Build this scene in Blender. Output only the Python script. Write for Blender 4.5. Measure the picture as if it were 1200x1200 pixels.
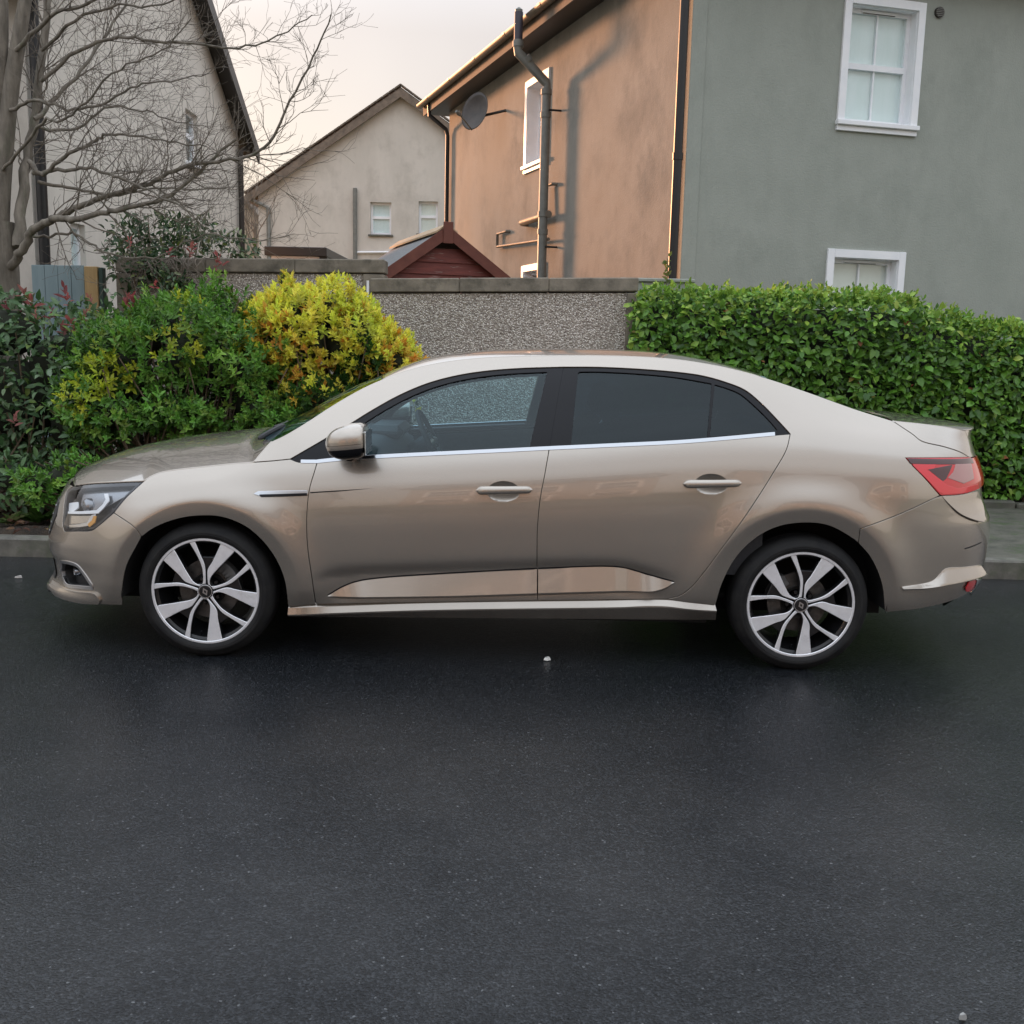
import bpy, math, random
import numpy as np
from mathutils import Matrix, Vector
from mathutils.geometry import delaunay_2d_cdt

# ------------------------------------------------------------------ scene, camera, light
for o in list(bpy.data.objects):
    bpy.data.objects.remove(o)
SC = bpy.context.scene
COL = SC.collection
rad = math.radians

CAM_H, PITCH, ROLL, FPX = 1.45, 9.257, 1.311, 1200.0
cam_data = bpy.data.cameras.new('camera')
cam_data.sensor_width = 36.0
cam_data.lens = 36.0 * FPX / 1200.0
cam_data.clip_end = 2000.0
cam_data.clip_start = 0.05
cam = bpy.data.objects.new('camera', cam_data)
COL.objects.link(cam)
cam.location = (0, 0, CAM_H)
cam.rotation_euler = (Matrix.Rotation(rad(90 - PITCH), 3, 'X') @ Matrix.Rotation(rad(ROLL), 3, 'Z')).to_euler()
SC.camera = cam

SUN_AZ, SUN_EL = -37.0, 8.5            # degrees, azimuth from +Y (negative = left)
world = bpy.data.worlds.new('World')
SC.world = world
world.use_nodes = True
wn, wl = world.node_tree.nodes, world.node_tree.links
wn.clear()
w_out = wn.new('ShaderNodeOutputWorld')
w_bg = wn.new('ShaderNodeBackground'); w_bg.inputs['Strength'].default_value = 0.1
w_sky = wn.new('ShaderNodeTexSky'); w_sky.sky_type = 'NISHITA'; w_sky.sun_disc = False
w_sky.sun_elevation = rad(SUN_EL); w_sky.sun_rotation = rad(SUN_AZ)
w_sky.air_density = 1.0; w_sky.dust_density = 2.0
# thin even overcast in front of the blue: brighter overhead (CIE overcast), faintly mottled
w_tc = wn.new('ShaderNodeTexCoord')
w_sep = wn.new('ShaderNodeSeparateXYZ'); wl.new(w_tc.outputs['Generated'], w_sep.inputs[0])
w_ramp = wn.new('ShaderNodeValToRGB')
cr = w_ramp.color_ramp
cr.elements[0].position = 0.0; cr.elements[0].color = (0.51, 0.448, 0.395, 1)
cr.elements[1].position = 1.0; cr.elements[1].color = (1.0, 1.08, 1.20, 1)
e = cr.elements.new(0.27); e.color = (0.475, 0.435, 0.422, 1)
e = cr.elements.new(0.5); e.color = (.80, .86, .95, 1)
wl.new(w_sep.outputs['Z'], w_ramp.inputs[0])
w_noise = wn.new('ShaderNodeTexNoise'); w_noise.inputs['Scale'].default_value = 2.2
w_noise.inputs['Detail'].default_value = 4
wl.new(w_tc.outputs['Generated'], w_noise.inputs['Vector'])
w_mr = wn.new('ShaderNodeMapRange'); w_mr.inputs['To Min'].default_value = 8.6; w_mr.inputs['To Max'].default_value = 10.6
w_mr.inputs['From Min'].default_value = 0.3; w_mr.inputs['From Max'].default_value = 0.7
wl.new(w_noise.outputs['Fac'], w_mr.inputs['Value'])
w_mul = wn.new('ShaderNodeVectorMath'); w_mul.operation = 'SCALE'
wl.new(w_ramp.outputs['Color'], w_mul.inputs[0]); wl.new(w_mr.outputs[0], w_mul.inputs['Scale'])
w_mix = wn.new('ShaderNodeMix'); w_mix.data_type = 'RGBA'; w_mix.inputs['Factor'].default_value = 0.86
wl.new(w_sky.outputs['Color'], w_mix.inputs[6]); wl.new(w_mul.outputs[0], w_mix.inputs[7])
wl.new(w_mix.outputs[2], w_bg.inputs['Color']); wl.new(w_bg.outputs[0], w_out.inputs['Surface'])

sun_d = bpy.data.lights.new('sun', 'SUN')
sun_d.energy = 2.8; sun_d.angle = rad(6.5); sun_d.color = (1.0, 0.46, 0.22)
sun = bpy.data.objects.new('sun', sun_d); COL.objects.link(sun)
_sd = Vector((math.sin(rad(SUN_AZ)) * math.cos(rad(SUN_EL)), math.cos(rad(SUN_AZ)) * math.cos(rad(SUN_EL)), math.sin(rad(SUN_EL))))
sun.rotation_euler = _sd.to_track_quat('Z', 'Y').to_euler()
sun.location = _sd * 60

vs = SC.view_settings
vs.view_transform = 'Standard'; vs.look = 'None'; vs.exposure = 0.95; vs.gamma = 1.0; vs.use_curve_mapping = False
SC.cycles.max_bounces = 8
SC.cycles.transparent_max_bounces = 16

# ------------------------------------------------------------------ camera maths (photo pixels, 1200 px frame)
_p, _r = rad(PITCH), rad(ROLL)
_fw = np.array([0, math.cos(_p), -math.sin(_p)])
_rt = np.array([1.0, 0, 0]); _up = np.cross(_rt, _fw)
CR = math.cos(_r) * _rt + math.sin(_r) * _up
CU = -math.sin(_r) * _rt + math.cos(_r) * _up
CC = np.array([0, 0, CAM_H])
def proj(P):
    d = np.asarray(P, float) - CC
    w = d @ _fw
    return np.stack([600 + FPX * (d @ CR) / w, 600 - FPX * (d @ CU) / w], -1)
def ray(x, y):
    return _fw + (x - 600) / FPX * CR - (y - 600) / FPX * CU
def at(x, y, Y):
    d = ray(x, y); return CC + d * (Y / d[1])
def atz(x, y, Z):
    d = ray(x, y); return CC + d * ((Z - CAM_H) / d[2])
def on_plane(x, y, O, n):
    d = ray(x, y); return CC + d * (np.dot(np.asarray(O) - CC, n) / np.dot(d, n))

# ------------------------------------------------------------------ materials
MATS = {}
def new_mat(name):
    m = bpy.data.materials.new(name); m.use_nodes = True
    MATS[name] = m
    return m, m.node_tree.nodes, m.node_tree.links, m.node_tree.nodes['Principled BSDF']
def N(nodes, typ, **kw):
    n = nodes.new(typ)
    for k, v in kw.items():
        if k in n.inputs: n.inputs[k].default_value = v
        else: setattr(n, k, v)
    return n
def simple(name, col, rough=0.5, metal=0.0, **kw):
    m, n, l, b = new_mat(name)
    b.inputs['Base Color'].default_value = (*col, 1)
    b.inputs['Roughness'].default_value = rough
    b.inputs['Metallic'].default_value = metal
    for k, v in kw.items():
        b.inputs[k].default_value = v
    return m
def noisy(name, c1, c2, scale=4.0, detail=6, rough=(0.6, 0.8), metal=0.0, bump=0.0, bscale=60.0, bdist=0.01,
          stretch=(1, 1, 1), lo=0.35, hi=0.65, coords='Object', c3=None, scale3=1.0, lo3=.5, hi3=.7, vor=False, spec=0.5):
    """base colour between c1 and c2 by noise, optional third colour patches, fine bump"""
    m, n, l, b = new_mat(name)
    tc = N(n, 'ShaderNodeTexCoord')
    mp = N(n, 'ShaderNodeMapping'); mp.inputs['Scale'].default_value = stretch
    l.new(tc.outputs[coords], mp.inputs['Vector'])
    nz = N(n, 'ShaderNodeTexNoise', Scale=scale, Detail=detail, Roughness=0.62)
    l.new(mp.outputs[0], nz.inputs['Vector'])
    mr = N(n, 'ShaderNodeMapRange'); mr.inputs['From Min'].default_value = lo; mr.inputs['From Max'].default_value = hi
    l.new(nz.outputs['Fac'], mr.inputs['Value'])
    mx = N(n, 'ShaderNodeMix', data_type='RGBA')
    l.new(mr.outputs[0], mx.inputs[0]); mx.inputs[6].default_value = (*c1, 1); mx.inputs[7].default_value = (*c2, 1)
    out = mx.outputs[2]
    if c3 is not None:
        n3 = N(n, 'ShaderNodeTexNoise', Scale=scale3, Detail=5, Roughness=0.7)
        l.new(mp.outputs[0], n3.inputs['Vector'])
        m3 = N(n, 'ShaderNodeMapRange'); m3.inputs['From Min'].default_value = lo3; m3.inputs['From Max'].default_value = hi3
        l.new(n3.outputs['Fac'], m3.inputs['Value'])
        x3 = N(n, 'ShaderNodeMix', data_type='RGBA'); x3.inputs[7].default_value = (*c3, 1)
        l.new(m3.outputs[0], x3.inputs[0]); l.new(out, x3.inputs[6]); out = x3.outputs[2]
    l.new(out, b.inputs['Base Color'])
    rr = N(n, 'ShaderNodeMapRange'); rr.inputs['To Min'].default_value = rough[0]; rr.inputs['To Max'].default_value = rough[1]
    l.new(nz.outputs['Fac'], rr.inputs['Value']); l.new(rr.outputs[0], b.inputs['Roughness'])
    b.inputs['Metallic'].default_value = metal
    b.inputs['Specular IOR Level'].default_value = spec
    if bump > 0:
        if vor:
            bn = N(n, 'ShaderNodeTexVoronoi', Scale=bscale); o = bn.outputs['Distance']
        else:
            bn = N(n, 'ShaderNodeTexNoise', Scale=bscale, Detail=5, Roughness=0.6); o = bn.outputs['Fac']
        l.new(tc.outputs[coords], bn.inputs['Vector'])
        bp = N(n, 'ShaderNodeBump', Strength=bump, Distance=bdist)
        l.new(o, bp.inputs['Height']); l.new(bp.outputs[0], b.inputs['Normal'])
    return m

# ------------------------------------------------------------------ object helpers
def root_loc(o):
    while o.parent: o = o.parent
    return np.array(o.location)
def thing(name, label, cat, loc=(0, 0, 0), group=None):
    o = bpy.data.objects.new(name, None); COL.objects.link(o)
    o.empty_display_size = 0.2
    o.location = tuple(float(v) for v in loc)
    o['label'] = label; o['category'] = cat
    if group: o['group'] = group
    return o
def tag(o, label, cat, group=None):
    o['label'] = label; o['category'] = cat
    if group: o['group'] = group
    return o
def mesh_obj(name, verts, faces, mat, parent=None, smooth=False, loc=None, mats=None, fmat=None, normals=None, kind=None):
    """world-space verts; becomes a child (verts made relative to the root) or a top-level object at loc"""
    V = np.asarray(verts, float).reshape(-1, 3)
    base = root_loc(parent) if parent is not None else (np.asarray(loc, float) if loc is not None else np.zeros(3))
    V = V - base
    me = bpy.data.meshes.new(name)
    me.from_pydata(V.tolist(), [], [tuple(int(i) for i in f) for f in faces])
    for mt in (mats or [mat]):
        me.materials.append(mt)
    if fmat is not None:
        me.polygons.foreach_set('material_index', np.asarray(fmat, dtype=np.int32))
    if smooth:
        me.polygons.foreach_set('use_smooth', np.ones(len(me.polygons), dtype=bool))
    me.update()
    if normals is not None:
        me.normals_split_custom_set_from_vertices(np.asarray(normals, float).tolist())
    o = bpy.data.objects.new(name, me); COL.objects.link(o)
    if parent is not None: o.parent = parent
    elif loc is not None: o.location = tuple(float(v) for v in loc)
    if kind: o['kind'] = kind
    return o
class MB:
    """collects verts and faces"""
    def __init__(s): s.v = []; s.f = []; s.m = []
    def add(s, V, F, m=0):
        b = len(s.v); s.v += [tuple(float(c) for c in p) for p in V]
        s.f += [tuple(i + b for i in f) for f in F]; s.m += [m] * len(F)
    def box(s, O, a, b, c, m=0):
        """box from corner O with edge vectors a, b, c"""
        O, a, b, c = (np.asarray(t, float) for t in (O, a, b, c))
        V = [O, O + a, O + a + b, O + b, O + c, O + a + c, O + a + b + c, O + b + c]
        F = [(0, 3, 2, 1), (4, 5, 6, 7), (0, 1, 5, 4), (1, 2, 6, 5), (2, 3, 7, 6), (3, 0, 4, 7)]
        if np.dot(np.cross(a, b), c) < 0: F = [f[::-1] for f in F]
        s.add(V, F, m)
    def cbox(s, O, a, b, c, bev=0.004, m=0):
        """box with chamfered edges"""
        O, a, b, c = (np.asarray(t, float) for t in (O, a, b, c))
        la, lb, lc = (np.linalg.norm(t) for t in (a, b, c))
        bev = min(bev, la * .4, lb * .4, lc * .4)
        ua, ub, uc = a / la, b / lb, c / lc
        ctr = O + (a + b + c) / 2
        h = (la / 2, lb / 2, lc / 2); U = (ua, ub, uc)
        V = []; idx = {}
        for sx in (-1, 1):
            for sy in (-1, 1):
                for sz in (-1, 1):
                    for ax in range(3):
                        sg = (sx, sy, sz); p = ctr.copy()
                        for k in range(3):
                            p = p + U[k] * sg[k] * (h[k] - (0 if k == ax else bev))
                        idx[(sg, ax)] = len(V); V.append(p)
        F = []
        def q(l): F.append(tuple(l))
        for ax in range(3):
            o1, o2 = [k for k in range(3) if k != ax]
            for sg in (-1, 1):
                l = []
                for s1, s2 in ((-1, -1), (1, -1), (1, 1), (-1, 1)):
                    t = [0, 0, 0]; t[ax] = sg; t[o1] = s1; t[o2] = s2
                    l.append(idx[(tuple(t), ax)])
                q(l)
        for ax in range(3):      # edges along ax
            o1, o2 = [k for k in range(3) if k != ax]
            for s1 in (-1, 1):
                for s2 in (-1, 1):
                    t0 = [0, 0, 0]; t0[o1] = s1; t0[o2] = s2; t1 = list(t0); t0[ax] = -1; t1[ax] = 1
                    q([idx[(tuple(t0), o1)], idx[(tuple(t1), o1)], idx[(tuple(t1), o2)], idx[(tuple(t0), o2)]])
        for sx in (-1, 1):
            for sy in (-1, 1):
                for sz in (-1, 1):
                    q([idx[((sx, sy, sz), k)] for k in range(3)])
        # orient outward
        V = np.array(V); F2 = []
        for f in F:
            P = V[list(f)]; n_ = np.cross(P[1] - P[0], P[2] - P[0])
            F2.append(f if np.dot(n_, P.mean(0) - ctr) > 0 else f[::-1])
        s.add(V, F2, m)
    def tube(s, pts, r, seg=8, m=0, cap=True):
        pts = np.asarray(pts, float); n = len(pts)
        r = np.broadcast_to(np.asarray(r, float), (n,))
        T = np.gradient(pts, axis=0) if n > 2 else np.repeat((pts[1] - pts[0])[None], n, 0)
        T = T / np.maximum(np.linalg.norm(T, axis=1, keepdims=True), 1e-9)
        up = np.array([0, 0, 1.0]) if abs(T[0][2]) < .9 else np.array([1.0, 0, 0])
        V = []
        u = np.cross(T[0], up); u /= np.linalg.norm(u)
        for i in range(n):
            u = u - T[i] * np.dot(u, T[i]); u /= np.linalg.norm(u) + 1e-12
            w = np.cross(T[i], u)
            for k in range(seg):
                a = 2 * math.pi * k / seg
                V.append(pts[i] + r[i] * (math.cos(a) * u + math.sin(a) * w))
        F = [(i * seg + k, i * seg + (k + 1) % seg, (i + 1) * seg + (k + 1) % seg, (i + 1) * seg + k) for i in range(n - 1) for k in range(seg)]
        if cap:
            F.append(tuple(range(seg))[::-1]); F.append(tuple((n - 1) * seg + k for k in range(seg)))
        s.add(V, F, m)
    def prism(s, poly, d, m=0):
        """closed planar polygon (list of 3d points) extruded by vector d"""
        P = np.asarray(poly, float); n = len(P); d = np.asarray(d, float)
        nn = np.zeros(3)
        for i in range(n): nn += np.cross(P[i], P[(i + 1) % n])
        F = [tuple(range(n))[::-1], tuple(range(n, 2 * n))] + [(i, (i + 1) % n, n + (i + 1) % n, n + i) for i in range(n)]
        if np.dot(nn, d) < 0: F = [f[::-1] for f in F]
        s.add(np.vstack([P, P + d]), F, m)
    def build(s, name, mat, parent=None, smooth=False, loc=None, mats=None, kind=None):
        return mesh_obj(name, s.v, s.f, mat, parent, smooth, loc, mats, s.m if mats else None, kind=kind)
def smooth_by_angle(o, deg=35):
    me = o.data
    me.polygons.foreach_set('use_smooth', np.ones(len(me.polygons), dtype=bool))
    me.update()
    try:
        me.set_sharp_from_angle(angle=rad(deg))
    except Exception:
        pass
    return o
def pch(xs, ys):
    """monotone cubic interpolation, vectorised"""
    xs = np.asarray(xs, float); ys = np.asarray(ys, float)
    h = np.diff(xs); dl = np.diff(ys) / h
    m = np.zeros(len(xs)); m[0] = dl[0]; m[-1] = dl[-1]
    for i in range(1, len(xs) - 1):
        if dl[i - 1] * dl[i] > 0:
            w1 = 2 * h[i] + h[i - 1]; w2 = h[i] + 2 * h[i - 1]
            m[i] = (w1 + w2) / (w1 / dl[i - 1] + w2 / dl[i])
    def f(x):
        x = np.clip(np.asarray(x, float), xs[0], xs[-1])
        i = np.clip(np.searchsorted(xs, x) - 1, 0, len(xs) - 2)
        t = (x - xs[i]) / h[i]
        return ((1 + 2 * t) * (1 - t) ** 2 * ys[i] + t * (1 - t) ** 2 * h[i] * m[i] + t * t * (3 - 2 * t) * ys[i + 1] + t * t * (t - 1) * h[i] * m[i + 1])
    return f
def sstep(a, b, x):
    t = np.clip((np.asarray(x, float) - a) / (b - a), 0, 1); return t * t * (3 - 2 * t)
def catmull(pts, per=8):
    P = np.asarray(pts, float)
    if len(P) < 3:
        t = np.linspace(0, 1, per + 1)[:, None]; return P[0] * (1 - t) + P[1] * t
    Q = np.vstack([2 * P[0] - P[1], P, 2 * P[-1] - P[-2]])
    out = []
    for i in range(1, len(Q) - 2):
        p0, p1, p2, p3 = Q[i - 1], Q[i], Q[i + 1], Q[i + 2]
        t0 = 0; t1 = t0 + max(np.linalg.norm(p1 - p0), 1e-6) ** .5; t2 = t1 + max(np.linalg.norm(p2 - p1), 1e-6) ** .5; t3 = t2 + max(np.linalg.norm(p3 - p2), 1e-6) ** .5
        for t in np.linspace(t1, t2, per, endpoint=False):
            a1 = (t1 - t) / (t1 - t0) * p0 + (t - t0) / (t1 - t0) * p1
            a2 = (t2 - t) / (t2 - t1) * p1 + (t - t1) / (t2 - t1) * p2
            a3 = (t3 - t) / (t3 - t2) * p2 + (t - t2) / (t3 - t2) * p3
            b1 = (t2 - t) / (t2 - t0) * a1 + (t - t0) / (t2 - t0) * a2
            b2 = (t3 - t) / (t3 - t1) * a2 + (t - t1) / (t3 - t1) * a3
            out.append((t2 - t) / (t2 - t1) * b1 + (t - t1) / (t2 - t1) * b2)
    out.append(P[-1]); return np.array(out)
# ================================================================== SETTING
SC.cycles.use_denoising = True
rng = np.random.default_rng(7)
random.seed(7)

# ---- materials for surfaces
def asphalt_mat():
    m, n, l, b = new_mat('wet_asphalt')
    tc = N(n, 'ShaderNodeTexCoord'); O = tc.outputs['Object']
    v1 = N(n, 'ShaderNodeTexVoronoi', Scale=185.0); l.new(O, v1.inputs['Vector'])
    v2 = N(n, 'ShaderNodeTexVoronoi', Scale=62.0); l.new(O, v2.inputs['Vector'])
    nz = N(n, 'ShaderNodeTexNoise', Scale=170.0, Detail=6, Roughness=.7); l.new(O, nz.inputs['Vector'])
    big = N(n, 'ShaderNodeTexNoise', Scale=0.55, Detail=5, Roughness=.55); l.new(O, big.inputs['Vector'])
    # stone colours: dark binder, some pale chips
    sep = N(n, 'ShaderNodeSeparateColor'); l.new(v1.outputs['Color'], sep.inputs[0])
    cr_ = N(n, 'ShaderNodeValToRGB'); r = cr_.color_ramp
    r.elements[0].position = 0; r.elements[0].color = (.004, .0048, .006, 1)
    r.elements[1].position = 1; r.elements[1].color = (.15, .155, .16, 1)
    e = r.elements.new(.55); e.color = (.010, .0115, .014, 1)
    e = r.elements.new(.93); e.color = (.032, .035, .040, 1)
    e = r.elements.new(.994); e.color = (.04, .043, .048, 1)
    l.new(sep.outputs[0], cr_.inputs[0])
    tint = N(n, 'ShaderNodeMix', data_type='RGBA', blend_type='MULTIPLY'); tint.inputs[0].default_value = 1
    l.new(cr_.outputs[0], tint.inputs[6])
    bigr = N(n, 'ShaderNodeValToRGB'); bigr.color_ramp.elements[0].position = .3; bigr.color_ramp.elements[1].position = .7
    bigr.color_ramp.elements[0].color = (.85, .87, .90, 1); bigr.color_ramp.elements[1].color = (1.12, 1.12, 1.1, 1)
    l.new(big.outputs['Fac'], bigr.inputs[0]); l.new(bigr.outputs[0], tint.inputs[7])
    l.new(tint.outputs[2], b.inputs['Base Color'])
    # wetness: film in the hollows, patchy
    wet = N(n, 'ShaderNodeMapRange'); wet.inputs['From Min'].default_value = .33; wet.inputs['From Max'].default_value = .68
    wet.inputs['To Min'].default_value = .27; wet.inputs['To Max'].default_value = .40
    l.new(big.outputs['Fac'], wet.inputs['Value'])
    add = N(n, 'ShaderNodeMath', operation='MULTIPLY_ADD'); l.new(nz.outputs['Fac'], add.inputs[0]); add.inputs[1].default_value = .28
    l.new(wet.outputs[0], add.inputs[2])
    sub = N(n, 'ShaderNodeMath', operation='SUBTRACT'); l.new(add.outputs[0], sub.inputs[0]); sub.inputs[1].default_value = .14
    l.new(sub.outputs[0], b.inputs['Roughness'])
    b.inputs['Specular IOR Level'].default_value = .13
    # thin water film: patchy clear coat with its own smoother surface
    w2 = N(n, 'ShaderNodeTexNoise', Scale=1.1, Detail=6, Roughness=.6); l.new(O, w2.inputs['Vector'])
    cm = N(n, 'ShaderNodeMapRange'); cm.inputs['From Min'].default_value = .36; cm.inputs['From Max'].default_value = .62; cm.inputs['To Min'].default_value = .42; cm.inputs['To Max'].default_value = .88
    l.new(w2.outputs['Fac'], cm.inputs['Value']); l.new(cm.outputs[0], b.inputs['Coat Weight'])
    b.inputs['Coat IOR'].default_value = 1.33; b.inputs['Coat Roughness'].default_value = .17
    h1 = N(n, 'ShaderNodeMath', operation='MULTIPLY_ADD'); l.new(v1.outputs['Distance'], h1.inputs[0]); h1.inputs[1].default_value = -.9
    l.new(nz.outputs['Fac'], h1.inputs[2])
    h2 = N(n, 'ShaderNodeMath', operation='MULTIPLY_ADD'); l.new(v2.outputs['Distance'], h2.inputs[0]); h2.inputs[1].default_value = -.55
    l.new(h1.outputs[0], h2.inputs[2])
    bp = N(n, 'ShaderNodeBump', Strength=.95, Distance=.0045); l.new(h2.outputs[0], bp.inputs['Height'])
    l.new(bp.outputs[0], b.inputs['Normal'])
    bc = N(n, 'ShaderNodeBump', Strength=.3, Distance=.003); l.new(h2.outputs[0], bc.inputs['Height']); l.new(bc.outputs[0], b.inputs['Coat Normal'])
    return m
M_ASPH = asphalt_mat()
M_CONC = noisy('kerb_concrete', (.085, .08, .068), (.17, .16, .135), 9, 8, (.6, .9), bump=.5, bscale=120, bdist=.004, c3=(.07, .085, .045), scale3=3.5, lo3=.5, hi3=.75)
M_COPE = noisy('coping_concrete', (.15, .13, .10), (.27, .235, .185), 5, 8, (.7, .95), bump=.5, bscale=90, bdist=.004, c3=(.065, .06, .045), scale3=6, lo3=.48, hi3=.75)
M_PAVE = noisy('mossy_pavement', (.06, .06, .045), (.115, .11, .085), 6, 8, (.55, .9), bump=.7, bscale=150, bdist=.006, c3=(.05, .075, .025), scale3=5, lo3=.5, hi3=.7)
M_SOIL = noisy('soil', (.02, .014, .009), (.06, .04, .025), 12, 8, (.8, 1), bump=1, bscale=40, bdist=.03)
M_GRASS = noisy('garden_ground', (.04, .06, .02), (.09, .1, .04), 3, 6, (.8, 1))
def pebbledash():
    m, n, l, b = new_mat('pebbledash')
    tc = N(n, 'ShaderNodeTexCoord')
    v = N(n, 'ShaderNodeTexVoronoi', Scale=78.0); l.new(tc.outputs['Object'], v.inputs['Vector'])
    sp = N(n, 'ShaderNodeSeparateColor'); l.new(v.outputs['Color'], sp.inputs[0])
    r_ = N(n, 'ShaderNodeValToRGB'); r_.color_ramp.interpolation = 'CONSTANT'; r = r_.color_ramp
    r.elements[0].position = 0; r.elements[0].color = (.24, .20, .175, 1)
    r.elements[1].position = .80; r.elements[1].color = (.86, .82, .77, 1)
    for p, c in ((.20, (.42, .37, .32)), (.40, (.62, .57, .51)), (.62, (.78, .73, .67))):
        e = r.elements.new(p); e.color = (*c, 1)
    l.new(sp.outputs[0], r_.inputs[0])
    # mortar between the stones
    d_ = N(n, 'ShaderNodeMapRange'); d_.inputs['From Min'].default_value = .42; d_.inputs['From Max'].default_value = .62
    l.new(v.outputs['Distance'], d_.inputs['Value'])
    mx = N(n, 'ShaderNodeMix', data_type='RGBA'); mx.inputs[7].default_value = (.36, .32, .28, 1)
    l.new(d_.outputs[0], mx.inputs[0]); l.new(r_.outputs[0], mx.inputs[6])
    nz = N(n, 'ShaderNodeTexNoise', Scale=1.6, Detail=6); l.new(tc.outputs['Object'], nz.inputs['Vector'])
    rz = N(n, 'ShaderNodeValToRGB'); rz.color_ramp.elements[0].position = .3; rz.color_ramp.elements[0].color = (.86, .86, .83, 1)
    rz.color_ramp.elements[1].position = .7; rz.color_ramp.elements[1].color = (1.05, 1.02, 1, 1)
    l.new(nz.outputs['Fac'], rz.inputs[0])
    ml = N(n, 'ShaderNodeMix', data_type='RGBA', blend_type='MULTIPLY'); ml.inputs[0].default_value = 1
    l.new(mx.outputs[2], ml.inputs[6]); l.new(rz.outputs[0], ml.inputs[7]); l.new(ml.outputs[2], b.inputs['Base Color'])
    b.inputs['Roughness'].default_value = .75
    bp = N(n, 'ShaderNodeBump', Strength=1.0, Distance=.012, invert=True); l.new(v.outputs['Distance'], bp.inputs['Height'])
    l.new(bp.outputs[0], b.inputs['Normal'])
    return m
M_PEB = pebbledash()
def render_wall(name, c1, c2, c3, s3=1.4):
    """painted render: broad tone changes, vertical rain streaks, trowel marks"""
    m = noisy(name, c1, c2, 1.3, 8, (.75, .92), bump=.5, bscale=55, bdist=.008, lo=.3, hi=.7, c3=c3, scale3=s3, lo3=.48, hi3=.7, stretch=(1, 1, .75))
    n, l = m.node_tree.nodes, m.node_tree.links
    b = n['Principled BSDF']
    src = b.inputs['Base Color'].links[0].from_socket
    tc = N(n, 'ShaderNodeTexCoord'); mp = N(n, 'ShaderNodeMapping'); mp.inputs['Scale'].default_value = (5, 5, 1.1)
    l.new(tc.outputs['Object'], mp.inputs['Vector'])
    nz = N(n, 'ShaderNodeTexNoise', Scale=1.6, Detail=7, Roughness=.65); l.new(mp.outputs[0], nz.inputs['Vector'])
    rz = N(n, 'ShaderNodeValToRGB'); rz.color_ramp.elements[0].position = .28; rz.color_ramp.elements[0].color = (.90, .90, .89, 1)
    rz.color_ramp.elements[1].position = .55; rz.color_ramp.elements[1].color = (1, 1, 1, 1)
    l.new(nz.outputs['Fac'], rz.inputs[0])
    ml = N(n, 'ShaderNodeMix', data_type='RGBA', blend_type='MULTIPLY'); ml.inputs[0].default_value = .4
    l.new(src, ml.inputs[6]); l.new(rz.outputs[0], ml.inputs[7]); l.new(ml.outputs[2], b.inputs['Base Color'])
    return m
M_GREY = render_wall('grey_green_render', (.305, .328, .29), (.355, .376, .336), (.285, .308, .272))
M_GSIDE = render_wall('weathered_grey_render', (.215, .205, .18), (.33, .30, .26), (.17, .17, .155))
M_BEIGE = render_wall('beige_render', (.56, .515, .455), (.65, .60, .535), (.48, .44, .385))
M_BEIGE2 = render_wall('pale_cream_render', (.70, .65, .58), (.78, .73, .655), (.63, .585, .52))
M_TAN = render_wall('tan_render', (.36, .29, .22), (.42, .34, .26), (.30, .24, .19))
M_SLATE = noisy('roof_slate', (.035, .036, .04), (.09, .088, .085), 14, 6, (.5, .8), bump=.4, bscale=30, bdist=.01)
M_TILE = noisy('brown_roof_tile', (.10, .075, .055), (.20, .155, .115), 10, 6, (.7, .9), bump=.4, bscale=40, bdist=.01)
M_FASCIA = simple('dark_brown_fascia', (.035, .028, .024), .45)
M_VERGE = noisy('weathered_verge_board', (.13, .10, .075), (.22, .17, .13), 8, 6, (.7, .9))
M_GUT = noisy('weathered_gutter', (.10, .075, .05), (.20, .15, .10), 20, 6, (.35, .6), spec=.6)
M_PVCW = noisy('white_window_paint', (.84, .86, .89), (.90, .91, .93), 6, 6, (.3, .5))
M_BLACKP = simple('black_plastic_pipe', (.012, .012, .013), .4)
M_GREYP = noisy('grey_plastic_pipe', (.15, .15, .135), (.20, .20, .18), 9, 6, (.4, .6))
M_FLUE = simple('dark_flue_plastic', (.05, .045, .06), .45)
M_BRNP = noisy('brown_waste_pipe', (.13, .11, .085), (.19, .155, .12), 12, 6, (.45, .7))
M_CURT = noisy('net_curtain', (.80, .86, .84), (.86, .90, .89), 3, 4, (.9, 1), stretch=(6, 6, .5))
M_BLIND = noisy('cream_roller_blind', (.76, .75, .69), (.82, .81, .75), 4, 4, (.9, 1))
M_DARKROOM = simple('dark_room', (.03, .03, .033), .9)  # near-black, paints the shade of unlit rooms behind the panes
M_SHEDW = noisy('red_brown_shed_boards', (.11, .022, .016), (.19, .045, .032), 7, 8, (.55, .8), stretch=(.6, 1, 6), c3=(.34, .26, .22), scale3=5, lo3=.6, hi3=.72, bump=.3, bscale=50, bdist=.004)
M_SHEDB = noisy('red_brown_bargeboard', (.12, .034, .022), (.17, .055, .036), 8, 6, (.6, .8))
M_FELT = noisy('grey_roofing_felt', (.15, .155, .16), (.22, .225, .23), 30, 6, (.8, .95))
M_RIDGE = noisy('pale_timber', (.42, .30, .18), (.52, .38, .24), 10, 6, (.6, .8), stretch=(1, 1, 4))
M_FENCE = noisy('blue_grey_fence_paint', (.20, .28, .30), (.27, .35, .37), 4, 6, (.6, .8), stretch=(2, 2, .3), bump=.2, bscale=60, bdist=.003)
M_POST = noisy('bare_timber_post', (.40, .26, .11), (.50, .34, .16), 6, 6, (.6, .8), stretch=(6, 6, .5))
M_DGREEN = simple('dark_green_paint', (.03, .06, .05), .5)
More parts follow.
